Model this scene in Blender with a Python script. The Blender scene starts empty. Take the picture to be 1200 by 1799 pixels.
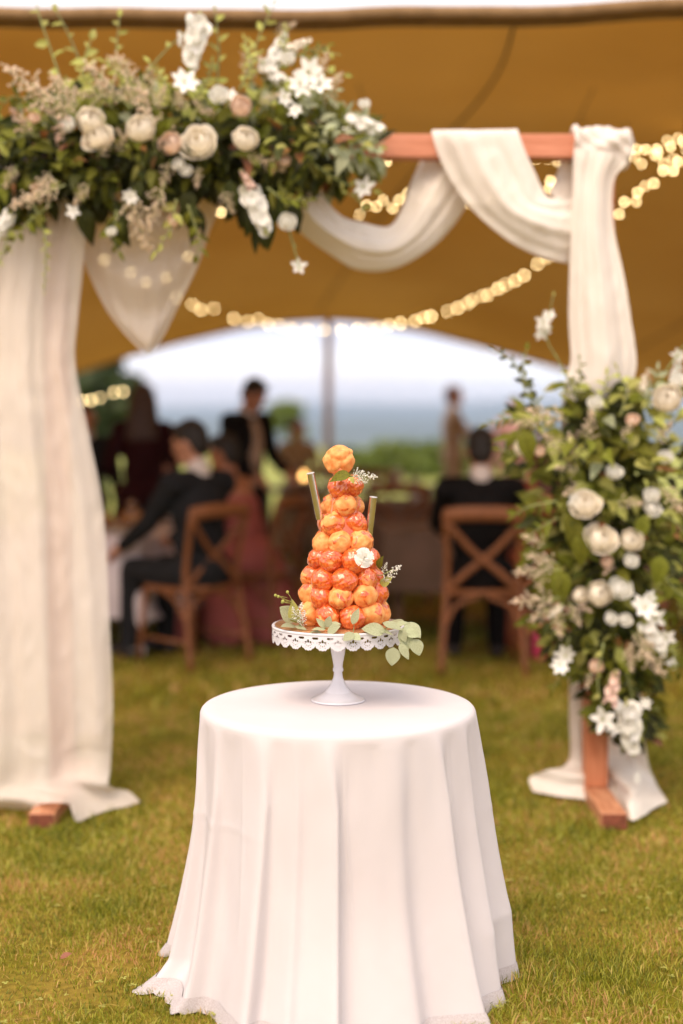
import bpy, math, random
import numpy as np
from mathutils import Matrix, Vector, noise as mnoise
R = math.radians
random.seed(7); rng = np.random.default_rng(7)
scn = bpy.context.scene
col = scn.collection

# ---------------------------------------------------------------- camera
CAM_H, F = 1.45, 2500.0            # F: focal length in photo pixels (1200 x 1799)
TILT = math.atan(160/F)
cam = bpy.data.cameras.new('camera'); cam_o = bpy.data.objects.new('camera', cam); col.objects.link(cam_o)
cam_o.location = (0, 0, CAM_H); cam_o.rotation_euler = (math.pi/2 - TILT, 0, 0)
cam.sensor_fit = 'VERTICAL'; cam.sensor_height = 36; cam.lens = F/1799*36
cam.clip_start = 0.05; cam.clip_end = 20000
cam.dof.use_dof = True; cam.dof.focus_distance = 3.66; cam.dof.aperture_fstop = 0.95
scn.camera = cam_o
# ---------------------------------------------------------------- world
w = bpy.data.worlds.new('World'); scn.world = w; w.use_nodes = True
nt = w.node_tree; N = nt.nodes; L = nt.links
for n in list(N): N.remove(n)
SUN_EL, SUN_AZ = R(53), R(205)     # compass angle from +Y, clockwise: behind the camera and to its left
wo = N.new('ShaderNodeOutputWorld'); bg = N.new('ShaderNodeBackground'); bg.inputs[1].default_value = 0.1
sky = N.new('ShaderNodeTexSky'); sky.sky_type = 'NISHITA'; sky.sun_disc = False
sky.sun_elevation = SUN_EL; sky.sun_rotation = SUN_AZ; sky.air_density = 1.2; sky.dust_density = 3.0
tc = N.new('ShaderNodeTexCoord'); sep = N.new('ShaderNodeSeparateXYZ'); L.new(tc.outputs['Generated'], sep.inputs[0])
mp = N.new('ShaderNodeMapping'); mp.inputs['Scale'].default_value = (1.6, 1.6, 9.0); L.new(tc.outputs['Generated'], mp.inputs[0])
nz = N.new('ShaderNodeTexNoise'); nz.inputs['Scale'].default_value = 1.7; nz.inputs['Detail'].default_value = 5; L.new(mp.outputs[0], nz.inputs[0])
add = N.new('ShaderNodeMath'); add.operation = 'MULTIPLY_ADD'; add.inputs[1].default_value = 0.06
L.new(nz.outputs[0], add.inputs[0]); 
zz = N.new('ShaderNodeMath'); zz.operation = 'ADD'; zz.inputs[1].default_value = -0.03
L.new(sep.outputs[2], zz.inputs[0]); L.new(zz.outputs[0], add.inputs[2])
cr = N.new('ShaderNodeValToRGB'); L.new(add.outputs[0], cr.inputs[0])
E = cr.color_ramp.elements
E[0].position = 0.0; E[0].color = (0.80, 0.66, 0.66, 1); E[1].position = 1.0; E[1].color = (0.66, 0.61, 0.60, 1)
for p, c in ((0.018, (0.90, 0.76, 0.76, 1)), (0.034, (0.96, 0.90, 0.90, 1)), (0.052, (0.60, 0.58, 0.67, 1)), (0.08, (0.60, 0.58, 0.67, 1)), (0.16, (0.66, 0.62, 0.63, 1)), (0.4, (0.70, 0.64, 0.62, 1))):
    e = E.new(p); e.color = c
sc_ = N.new('ShaderNodeVectorMath'); sc_.operation = 'SCALE'; sc_.inputs['Scale'].default_value = 12.0; L.new(cr.outputs[0], sc_.inputs[0])
mx = N.new('ShaderNodeMixRGB'); mx.inputs[0].default_value = 0.88; L.new(sky.outputs[0], mx.inputs[1]); L.new(sc_.outputs[0], mx.inputs[2])
L.new(mx.outputs[0], bg.inputs[0]); L.new(bg.outputs[0], wo.inputs[0])
# ---------------------------------------------------------------- sun (soft, overcast evening)
sl = bpy.data.lights.new('sun', 'SUN'); sl.energy = 1.5; sl.angle = R(36); sl.color = (1.0, 0.79, 0.60)
so = bpy.data.objects.new('sun', sl); col.objects.link(so)
sd = Vector((math.sin(SUN_AZ)*math.cos(SUN_EL), math.cos(SUN_AZ)*math.cos(SUN_EL), math.sin(SUN_EL)))
so.rotation_euler = (-sd).to_track_quat('-Z', 'Y').to_euler(); so.location = (-3, -5, 8)
# ---------------------------------------------------------------- exposure
vs = scn.view_settings; vs.view_transform = 'Standard'; vs.look = 'None'; vs.gamma = 1; vs.use_curve_mapping = False
vs.exposure = 0.96
scn.cycles.use_denoising = True; scn.cycles.max_bounces = 10; scn.cycles.transparent_max_bounces = 24
scn.cycles.sample_clamp_indirect = 6.0

# ================================================================ helpers
def pix(x, y, Y):
    a, b = (x-600)/F, (899.5-y)/F
    d = Vector((a, math.cos(TILT)+b*math.sin(TILT), b*math.cos(TILT)-math.sin(TILT)))
    return Vector((0, 0, CAM_H)) + d*(Y/d.y)
def gnd(x, y, z=0.0):
    a, b = (x-600)/F, (899.5-y)/F
    d = Vector((a, math.cos(TILT)+b*math.sin(TILT), b*math.cos(TILT)-math.sin(TILT)))
    return Vector((0, 0, CAM_H)) + d*((z-CAM_H)/d.z)
WM = {}
def link(o, parent=None, M=None):
    M = Matrix() if M is None else M
    col.objects.link(o)
    if parent is not None:
        o.parent = parent; o.matrix_parent_inverse = WM[parent.name].inverted()
    o.matrix_basis = M; WM[o.name] = M.copy()
    return o
def mesh(name, v, f, mats, smooth=True, mi=None):
    me = bpy.data.meshes.new(name)
    me.from_pydata([tuple(p) for p in v], [], [tuple(q) for q in f])
    for m in (mats if isinstance(mats, (list, tuple)) else [mats]): me.materials.append(m)
    if smooth: me.polygons.foreach_set('use_smooth', [True]*len(me.polygons))
    if mi is not None: me.polygons.foreach_set('material_index', list(mi))
    me.update(); return me
def tag(o, label=None, cat=None, group=None, kind=None):
    if label: o['label'] = label
    if cat: o['category'] = cat
    if group: o['group'] = group
    if kind: o['kind'] = kind
    return o
def ob(name, me, parent=None, M=None): return link(bpy.data.objects.new(name, me), parent, M)
def thing(name, loc, label, cat, group=None, rz=0.0):
    o = bpy.data.objects.new(name, None); o.empty_display_size = 0.1
    link(o, None, Matrix.Translation(loc) @ Matrix.Rotation(rz, 4, 'Z'))
    return tag(o, label, cat, group)
class G:                                     # collects geometry for one mesh
    def __init__(s): s.v = []; s.f = []; s.m = []
    def add(s, v, f, m=0):
        b = len(s.v); s.v += [tuple(p) for p in v]; s.f += [tuple(i+b for i in q) for q in f]; s.m += [m]*len(f); return s
    def mesh(s, name, mats, smooth=True): return mesh(name, s.v, s.f, mats, smooth, s.m)
    def obj(s, name, mats, parent=None, smooth=True, M=None): return ob(name, s.mesh(name, mats, smooth), parent, M)
def cat_rom(P, n):
    P = np.asarray(P, float); k = len(P)
    if k == 2: t = np.linspace(0, 1, n)[:, None]; return P[0]*(1-t)+P[1]*t
    d = np.r_[0, np.cumsum(np.linalg.norm(np.diff(P, axis=0), axis=1)+1e-9)]; d /= d[-1]
    Q = np.vstack([2*P[0]-P[1], P, 2*P[-1]-P[-2]]); out = []
    for t in np.linspace(0, 1, n):
        i = min(int(np.searchsorted(d, t, 'right'))-1, k-2); u = (t-d[i])/(d[i+1]-d[i])
        a, b, c, e = Q[i], Q[i+1], Q[i+2], Q[i+3]
        out.append(0.5*((2*b)+(c-a)*u+(2*a-5*b+4*c-e)*u*u+(3*b-a-3*c+e)*u**3))
    return np.array(out)
def tube(P, r, seg=8, flat=1.0, caps=True, hint=(0, 0, 1)):
    P = np.asarray(P, float); n = len(P); r = np.broadcast_to(np.asarray(r, float), (n,))
    T = np.gradient(P, axis=0); T /= np.linalg.norm(T, axis=1)[:, None]+1e-12
    h = np.array(hint, float)
    if abs(np.dot(T[0], h)) > 0.9: h = np.array((1.0, 0.1, 0))
    v = []; a = np.linspace(0, 2*np.pi, seg, endpoint=False)
    x = np.cross(T[0], h); x /= np.linalg.norm(x)
    for i in range(n):
        x = x - T[i]*np.dot(x, T[i]); x /= np.linalg.norm(x)+1e-12; y = np.cross(T[i], x)
        for q in a: v.append(P[i]+r[i]*(math.cos(q)*x+math.sin(q)*y*flat))
    f = [(i*seg+j, i*seg+(j+1) % seg, (i+1)*seg+(j+1) % seg, (i+1)*seg+j) for i in range(n-1) for j in range(seg)]
    if caps: f += [tuple(range(seg))[::-1], tuple((n-1)*seg+j for j in range(seg))]
    return v, f
def lathe(prof, seg=24, c=(0, 0, 0)):
    v = []; n = len(prof)
    for r, z in prof:
        for j in range(seg):
            q = 2*math.pi*j/seg; v.append((c[0]+r*math.cos(q), c[1]+r*math.sin(q), c[2]+z))
    f = [(i*seg+j, i*seg+(j+1) % seg, (i+1)*seg+(j+1) % seg, (i+1)*seg+j) for i in range(n-1) for j in range(seg)]
    return v, f
def box(x0, x1, y0, y1, z0, z1, b=0.0):
    if b <= 0:
        v = [(x, y, z) for x in (x0, x1) for y in (y0, y1) for z in (z0, z1)]
        return v, [(0, 1, 3, 2), (4, 6, 7, 5), (0, 4, 5, 1), (2, 3, 7, 6), (0, 2, 6, 4), (1, 5, 7, 3)]
    import bmesh
    bm = bmesh.new(); bmesh.ops.create_cube(bm, size=1)
    for q in bm.verts: q.co = Vector(((x0+x1)/2+q.co.x*(x1-x0), (y0+y1)/2+q.co.y*(y1-y0), (z0+z1)/2+q.co.z*(z1-z0)))
    bmesh.ops.bevel(bm, geom=list(bm.edges), offset=b, segments=2, affect='EDGES', profile=0.5)
    bm.verts.index_update(); v = [tuple(q.co) for q in bm.verts]; f = [tuple(p.index for p in q.verts) for q in bm.faces]; bm.free()
    return v, f
def xf(v, M): return [tuple(M @ Vector(p)) for p in v]
def basis(loc, yd, zh=(0, 0, 1), s=1.0, sx=None):      # local Y -> yd, local Z as near zh as possible
    y = Vector(yd).normalized(); z = Vector(zh); x = y.cross(z)
    if x.length < 1e-4: x = y.cross(Vector((1, 0.2, 0.1)))
    x.normalize(); z = x.cross(y).normalized(); sx = s if sx is None else sx
    return Matrix(((x.x*sx, y.x*s, z.x*s, loc[0]), (x.y*sx, y.y*s, z.y*s, loc[1]), (x.z*sx, y.z*s, z.z*s, loc[2]), (0, 0, 0, 1)))
def basisz(loc, zd, s=1.0, roll=0.0):
    M = Vector(zd).to_track_quat('Z', 'Y').to_matrix().to_4x4()
    return Matrix.Translation(loc) @ M @ Matrix.Rotation(roll, 4, 'Z') @ Matrix.Scale(s, 4)
def sph(c, r, seg=10, rings=7):
    v = [(c[0], c[1], c[2]+r)]; f = []
    for i in range(1, rings):
        t = math.pi*i/rings
        for j in range(seg):
            q = 2*math.pi*j/seg; v.append((c[0]+r*math.sin(t)*math.cos(q), c[1]+r*math.sin(t)*math.sin(q), c[2]+r*math.cos(t)))
    v.append((c[0], c[1], c[2]-r)); e = len(v)-1
    for j in range(seg):
        f.append((0, 1+j, 1+(j+1) % seg)); f.append((e, 1+(rings-2)*seg+(j+1) % seg, 1+(rings-2)*seg+j))
    for i in range(rings-2):
        for j in range(seg): f.append((1+i*seg+j, 1+(i+1)*seg+j, 1+(i+1)*seg+(j+1) % seg, 1+i*seg+(j+1) % seg))
    return v, f
def gridf(nu, nv, closed=False):             # index = iv*nu + iu
    return [(j*nu+i, j*nu+(i+1) % nu, (j+1)*nu+(i+1) % nu, (j+1)*nu+i) for j in range(nv-1) for i in range(nu if closed else nu-1)]

# ---------------------------------------------------------------- materials
def mat(name, c, rough=0.6, c2=None, scale=6.0, bump=0.0, bscale=60.0, metal=0.0, island=0.0, sheen=0.0, transl=0.0, transp=0.0, coat=0.0, stretch=None, spec=0.5, detail=4.0, contrast=(0.35, 0.65)):
    m = bpy.data.materials.new(name); m.use_nodes = True; t = m.node_tree; n = t.nodes; l = t.links
    b = n['Principled BSDF']; out = n['Material Output']
    b.inputs['Roughness'].default_value = rough; b.inputs['Metallic'].default_value = metal
    b.inputs['Specular IOR Level'].default_value = spec
    if sheen: b.inputs['Sheen Weight'].default_value = sheen
    if coat: b.inputs['Coat Weight'].default_value = coat; b.inputs['Coat Roughness'].default_value = 0.12
    tcn = n.new('ShaderNodeTexCoord'); vec = tcn.outputs['Object']
    if stretch:
        mpn = n.new('ShaderNodeMapping'); mpn.inputs['Scale'].default_value = stretch; l.new(vec, mpn.inputs[0]); vec = mpn.outputs[0]
    colr = None
    c2 = c2 if c2 is not None else tuple(x*0.82 for x in c)
    no = n.new('ShaderNodeTexNoise'); no.inputs['Scale'].default_value = scale; no.inputs['Detail'].default_value = detail; l.new(vec, no.inputs[0])
    ra = n.new('ShaderNodeValToRGB'); ra.color_ramp.elements[0].position, ra.color_ramp.elements[1].position = contrast
    ra.color_ramp.elements[0].color = (*c2, 1); ra.color_ramp.elements[1].color = (*c, 1); l.new(no.outputs[0], ra.inputs[0]); colr = ra.outputs[0]
    if island:
        ge = n.new('ShaderNodeNewGeometry'); oi = n.new('ShaderNodeObjectInfo')
        ad = n.new('ShaderNodeMath'); ad.operation = 'ADD'; l.new(ge.outputs['Random Per Island'], ad.inputs[0]); l.new(oi.outputs['Random'], ad.inputs[1])
        fr = n.new('ShaderNodeMath'); fr.operation = 'FRACT'; l.new(ad.outputs[0], fr.inputs[0])
        mr = n.new('ShaderNodeMapRange'); mr.inputs[3].default_value = 1-island; mr.inputs[4].default_value = 1+island; l.new(fr.outputs[0], mr.inputs[0])
        hs = n.new('ShaderNodeHueSaturation'); l.new(mr.outputs[0], hs.inputs['Value']); l.new(colr, hs.inputs['Color'])
        mh = n.new('ShaderNodeMapRange'); mh.inputs[3].default_value = 0.5-island*0.05; mh.inputs[4].default_value = 0.5+island*0.05
        l.new(fr.outputs[0], mh.inputs[0]); l.new(mh.outputs[0], hs.inputs['Hue']); colr = hs.outputs[0]
    l.new(colr, b.inputs['Base Color'])
    if bump:
        bn = n.new('ShaderNodeTexNoise'); bn.inputs['Scale'].default_value = bscale; bn.inputs['Detail'].default_value = 3; l.new(vec, bn.inputs[0])
        bu = n.new('ShaderNodeBump'); bu.inputs['Strength'].default_value = bump; bu.inputs['Distance'].default_value = 0.01; l.new(bn.outputs[0], bu.inputs['Height']); l.new(bu.outputs[0], b.inputs['Normal'])
    sh = b.outputs[0]
    if transl:
        tr = n.new('ShaderNodeBsdfTranslucent'); l.new(colr, tr.inputs[0]); ms = n.new('ShaderNodeMixShader'); ms.inputs[0].default_value = transl
        l.new(sh, ms.inputs[1]); l.new(tr.outputs[0], ms.inputs[2]); sh = ms.outputs[0]
    if transp:
        tp = n.new('ShaderNodeBsdfTransparent'); ms = n.new('ShaderNodeMixShader'); ms.inputs[0].default_value = transp
        l.new(sh, ms.inputs[1]); l.new(tp.outputs[0], ms.inputs[2]); sh = ms.outputs[0]
    if sh is not b.outputs[0]: l.new(sh, out.inputs[0])
    return m
M = {}
M['linen'] = mat('white_linen', (0.705, 0.66, 0.675), 0.9, (0.665, 0.615, 0.625), 3, 0.12, 900, transl=0.06)
M['lace'] = mat('lace_trim', (0.66, 0.62, 0.63), 0.85, (0.50, 0.43, 0.43), 400, 0.5, 600)
M['sheer'] = mat('sheer_ivory', (0.90, 0.84, 0.77), 0.8, (0.86, 0.79, 0.71), 5, 0.04, 600, transl=0.14, transp=0.04, sheen=0.15)
M['sheer2'] = mat('sheer_ivory_panel', (0.90, 0.83, 0.75), 0.8, (0.86, 0.78, 0.70), 5, 0.04, 600, transl=0.16, transp=0.29, sheen=0.15)
M['cedar'] = mat('cedar_wood', (0.62, 0.235, 0.11), 0.6, (0.46, 0.14, 0.055), 12, 0.35, 90, stretch=(6, 6, 0.7), coat=0.1)
M['cedar_x'] = mat('cedar_wood_beam', (0.72, 0.29, 0.17), 0.6, (0.58, 0.20, 0.10), 12, 0.35, 90, stretch=(0.7, 6, 6), coat=0.1)
M['cedar_y'] = mat('cedar_wood_foot', (0.68, 0.33, 0.18), 0.6, (0.50, 0.20, 0.095), 12, 0.35, 90, stretch=(6, 0.7, 6), coat=0.1)
M['endgrain'] = mat('cedar_end_grain', (0.25, 0.07, 0.035), 0.8, (0.16, 0.045, 0.02), 40)
M['white_metal'] = mat('white_enamel', (0.74, 0.73, 0.78), 0.28, (0.71, 0.70, 0.74), 5, coat=0.3)
M['board'] = mat('gold_cake_board', (0.62, 0.32, 0.14), 0.3, (0.42, 0.2, 0.08), 30, 0.3, 160, metal=0.7)
M['silver'] = mat('silver_foil', (0.72, 0.70, 0.66), 0.22, (0.62, 0.6, 0.55), 20, metal=1.0)
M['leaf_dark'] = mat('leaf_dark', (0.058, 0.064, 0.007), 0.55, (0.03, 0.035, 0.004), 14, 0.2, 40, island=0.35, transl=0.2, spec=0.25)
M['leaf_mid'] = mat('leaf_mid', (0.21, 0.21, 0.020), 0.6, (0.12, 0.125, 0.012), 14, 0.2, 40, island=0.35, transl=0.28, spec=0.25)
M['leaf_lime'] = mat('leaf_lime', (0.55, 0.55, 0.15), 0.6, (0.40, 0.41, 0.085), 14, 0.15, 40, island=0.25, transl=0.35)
M['leaf_euc'] = mat('leaf_eucalyptus', (0.44, 0.47, 0.29), 0.65, (0.34, 0.37, 0.21), 20, 0.15, 60, island=0.18, transl=0.2)
M['leaf_rust'] = mat('leaf_rust', (0.36, 0.15, 0.045), 0.5, (0.22, 0.09, 0.03), 14, island=0.3, transl=0.2)
M['stem'] = mat('green_stem', (0.30, 0.33, 0.11), 0.5, (0.2, 0.22, 0.07), 10, island=0.2)
M['cream'] = mat('petal_cream', (0.97, 0.92, 0.81), 0.55, (0.95, 0.87, 0.73), 9, island=0.04, transl=0.18)
M['blush'] = mat('petal_blush', (0.94, 0.78, 0.64), 0.55, (0.90, 0.70, 0.56), 9, island=0.06, transl=0.18)
M['white'] = mat('petal_white', (0.95, 0.93, 0.90), 0.55, (0.90, 0.89, 0.80), 9, island=0.03, transl=0.16)
M['pink'] = mat('petal_pink', (0.90, 0.70, 0.60), 0.6, (0.86, 0.60, 0.50), 9, island=0.10, transl=0.2)
M['astilbe'] = mat('astilbe_blush', (0.88, 0.74, 0.56), 0.7, (0.80, 0.62, 0.45), 20, island=0.16, transl=0.15)
M['canvas'] = None
M['oak'] = mat('chair_oak', (0.24, 0.080, 0.021), 0.6, (0.165, 0.052, 0.013), 14, 0.2, 80, stretch=(5, 5, 0.8), coat=0.1)
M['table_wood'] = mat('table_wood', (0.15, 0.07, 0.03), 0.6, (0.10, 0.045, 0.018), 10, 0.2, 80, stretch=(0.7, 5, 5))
M['skin'] = mat('skin_warm', (0.52, 0.25, 0.16), 0.5, (0.48, 0.21, 0.13), 12)
M['skin2'] = mat('skin_tan', (0.42, 0.17, 0.09), 0.5, (0.36, 0.14, 0.07), 12)
M['black'] = mat('black_suit', (0.012, 0.010, 0.010), 0.8, (0.005, 0.004, 0.004), 30, 0.1, 300, spec=0.08)
M['char'] = mat('charcoal_suit', (0.020, 0.0195, 0.021), 0.9, (0.014, 0.0135, 0.015), 30, 0.1, 300, spec=0.1)
M['tan'] = mat('tan_suit', (0.46, 0.32, 0.23), 0.85, (0.40, 0.27, 0.19), 30, 0.1, 300)
M['shirt'] = mat('white_shirt', (0.72, 0.62, 0.58), 0.8)
M['burg'] = mat('burgundy_dress', (0.030, 0.005, 0.006), 0.85, (0.02, 0.004, 0.005), 20, 0.1, 100, spec=0.1)
M['rose_dress'] = mat('dusty_rose_dress', (0.40, 0.11, 0.095), 0.7, (0.33, 0.085, 0.072), 10, 0.1, 100, spec=0.2)
M['rust_dress'] = mat('rust_dress', (0.42, 0.09, 0.035), 0.7, (0.33, 0.07, 0.03), 10, 0.1, 100)
M['print_dress'] = mat('patterned_dress', (0.55, 0.42, 0.30), 0.75, (0.20, 0.13, 0.05), 34, contrast=(0.45, 0.55))
M['pink_shirt'] = mat('pink_top', (0.60, 0.33, 0.30), 0.8)
M['hair_dark'] = mat('hair_dark', (0.008, 0.005, 0.004), 0.6, (0.018, 0.01, 0.007), 30, 0.5, 80, stretch=(3, 3, 0.4))
M['hair_brown'] = mat('hair_brown', (0.055, 0.020, 0.010), 0.5, (0.03, 0.012, 0.006), 30, 0.5, 80, stretch=(3, 3, 0.4))
M['hair_red'] = mat('hair_auburn', (0.16, 0.045, 0.02), 0.5, (0.09, 0.025, 0.012), 30, 0.5, 80, stretch=(3, 3, 0.4))
M['eye'] = mat('eye', (0.03, 0.02, 0.015), 0.15)
M['shoe'] = mat('shoe_leather', (0.02, 0.012, 0.01), 0.35)
M['lilac_cloth'] = mat('lilac_cloth', (0.62, 0.54, 0.56), 0.85, (0.58, 0.50, 0.53), 6, 0.05, 400)
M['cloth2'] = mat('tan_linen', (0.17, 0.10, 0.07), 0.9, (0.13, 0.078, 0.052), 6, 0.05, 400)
M['ceramic'] = mat('white_ceramic', (0.78, 0.74, 0.70), 0.25)
M['bread'] = mat('crusty_bread', (0.48, 0.24, 0.09), 0.8, (0.34, 0.15, 0.05), 30, 0.4, 60)
M['candle'] = mat('ivory_wax', (0.78, 0.66, 0.50), 0.5)
M['bark'] = mat('bark', (0.10, 0.07, 0.045), 0.9, (0.06, 0.04, 0.03), 8, 0.5, 20)
M['tree_leaf'] = mat('tree_foliage', (0.05, 0.075, 0.02), 0.6, (0.03, 0.045, 0.013), 0.6, island=0.35, transl=0.2)
M['hedge_leaf'] = mat('hedge_foliage', (0.22, 0.28, 0.055), 0.6, (0.15, 0.20, 0.04), 0.8, island=0.35, transl=0.3)
M['pole'] = mat('tent_pole_wood', (0.66, 0.52, 0.48), 0.6, (0.56, 0.43, 0.40), 10)
M['wire'] = mat('light_cable', (0.02, 0.016, 0.012), 0.5)
M['magenta'] = mat('magenta_plastic', (0.55, 0.03, 0.10), 0.35)
M['dead_leaf'] = mat('dead_leaf', (0.30, 0.11, 0.06), 0.7, (0.2, 0.07, 0.04), 40)
M['hem_dark'] = mat('tent_hem', (0.30, 0.18, 0.08), 0.8, (0.23, 0.135, 0.055), 12, 0.2, 60)
M['hem_seam'] = mat('tent_seam', (0.14, 0.085, 0.03), 0.8)
def glassmat(name, c, rough=0.02):
    m = bpy.data.materials.new(name); m.use_nodes = True; b = m.node_tree.nodes['Principled BSDF']
    b.inputs['Base Color'].default_value = (*c, 1); b.inputs['Roughness'].default_value = rough; b.inputs['Transmission Weight'].default_value = 1.0; b.inputs['IOR'].default_value = 1.3
    return m
M['glass'] = glassmat('clear_glass', (0.95, 0.95, 0.95)); M['bottle_glass'] = glassmat('bottle_glass', (0.10, 0.20, 0.07))
def emis(name, c, s):
    m = bpy.data.materials.new(name); m.use_nodes = True; b = m.node_tree.nodes['Principled BSDF']
    b.inputs['Base Color'].default_value = (0.8, 0.6, 0.4, 1); b.inputs['Emission Color'].default_value = (*c, 1); b.inputs['Emission Strength'].default_value = s
    return m
M['bulb'] = emis('warm_bulb', (1.0, 0.72, 0.34), 10.0)
M['flame'] = emis('candle_flame', (1.0, 0.5, 0.15), 4.0)
def canvasmat():                              # tan stretch canvas, lets a part of the sky's light through
    m = mat('tent_canvas', (0.74, 0.40, 0.085), 0.9, (0.62, 0.31, 0.055), 0.4, 0.15, 30, transl=0.12, detail=3, spec=0.1)
    return m
M['canvas'] = canvasmat()
def puffmat():
    m = bpy.data.materials.new('glazed_choux'); m.use_nodes = True; t = m.node_tree; n = t.nodes; l = t.links; b = n['Principled BSDF']
    tcn = n.new('ShaderNodeTexCoord'); oi = n.new('ShaderNodeObjectInfo')
    va = n.new('ShaderNodeVectorMath'); va.operation = 'ADD'
    cmb = n.new('ShaderNodeCombineXYZ'); mu = n.new('ShaderNodeMath'); mu.operation = 'MULTIPLY'; mu.inputs[1].default_value = 37.0
    l.new(oi.outputs['Random'], mu.inputs[0]); l.new(mu.outputs[0], cmb.inputs[0]); l.new(mu.outputs[0], cmb.inputs[2])
    l.new(tcn.outputs['Object'], va.inputs[0]); l.new(cmb.outputs[0], va.inputs[1])
    nb = n.new('ShaderNodeTexNoise'); nb.inputs['Scale'].default_value = 1.6; nb.inputs['Detail'].default_value = 4; l.new(va.outputs[0], nb.inputs[0])
    rb = n.new('ShaderNodeValToRGB'); rb.color_ramp.elements[0].position = 0.35; rb.color_ramp.elements[0].color = (0.78, 0.23, 0.045, 1)
    rb.color_ramp.elements[1].position = 0.62; rb.color_ramp.elements[1].color = (0.92, 0.45, 0.15, 1); l.new(nb.outputs[0], rb.inputs[0])
    nc = n.new('ShaderNodeTexNoise'); nc.inputs['Scale'].default_value = 0.85; nc.inputs['Detail'].default_value = 1.2; nc.inputs['Distortion'].default_value = 1.3; l.new(va.outputs[0], nc.inputs[0])
    th = n.new('ShaderNodeMath'); th.operation = 'MULTIPLY_ADD'; th.inputs[1].default_value = 0.46
    wn = n.new('ShaderNodeTexWhiteNoise'); wn.noise_dimensions = '1D'; l.new(oi.outputs['Random'], wn.inputs['W']); l.new(wn.outputs[0], th.inputs[0]); l.new(nc.outputs[0], th.inputs[2])
    rc = n.new('ShaderNodeValToRGB'); rc.color_ramp.elements[0].position = 0.64; rc.color_ramp.elements[1].position = 0.74; l.new(th.outputs[0], rc.inputs[0])
    ng = n.new('ShaderNodeTexNoise'); ng.inputs['Scale'].default_value = 5; ng.inputs['Detail'].default_value = 4; l.new(va.outputs[0], ng.inputs[0])
    rg = n.new('ShaderNodeValToRGB'); rg.color_ramp.elements[0].position = 0.35; rg.color_ramp.elements[0].color = (0.60, 0.065, 0.013, 1)
    rg.color_ramp.elements[1].position = 0.65; rg.color_ramp.elements[1].color = (0.80, 0.20, 0.04, 1); l.new(ng.outputs[0], rg.inputs[0])
    mc = n.new('ShaderNodeMixRGB'); l.new(rc.outputs[0], mc.inputs[0]); l.new(rb.outputs[0], mc.inputs[1]); l.new(rg.outputs[0], mc.inputs[2]); l.new(mc.outputs[0], b.inputs['Base Color'])
    rr = n.new('ShaderNodeMapRange'); rr.inputs[3].default_value = 0.68; rr.inputs[4].default_value = 0.16; l.new(rc.outputs[0], rr.inputs[0]); l.new(rr.outputs[0], b.inputs['Roughness'])
    l.new(rc.outputs[0], b.inputs['Coat Weight']); b.inputs['Coat Roughness'].default_value = 0.08
    b.inputs['Subsurface Weight'].default_value = 0.12; b.inputs['Subsurface Radius'].default_value = (0.6, 0.25, 0.1); b.inputs['Subsurface Scale'].default_value = 0.01
    hb = n.new('ShaderNodeTexNoise'); hb.inputs['Scale'].default_value = 9; hb.inputs['Detail'].default_value = 4; l.new(va.outputs[0], hb.inputs[0])
    ah = n.new('ShaderNodeMath'); ah.operation = 'MULTIPLY_ADD'; ah.inputs[1].default_value = 1.2; l.new(rc.outputs[0], ah.inputs[0]); l.new(hb.outputs[0], ah.inputs[2])
    bu = n.new('ShaderNodeBump'); bu.inputs['Strength'].default_value = 0.35; bu.inputs['Distance'].default_value = 0.0012; l.new(ah.outputs[0], bu.inputs['Height']); l.new(bu.outputs[0], b.inputs['Normal'])
    return m
M['puff'] = puffmat()
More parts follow.
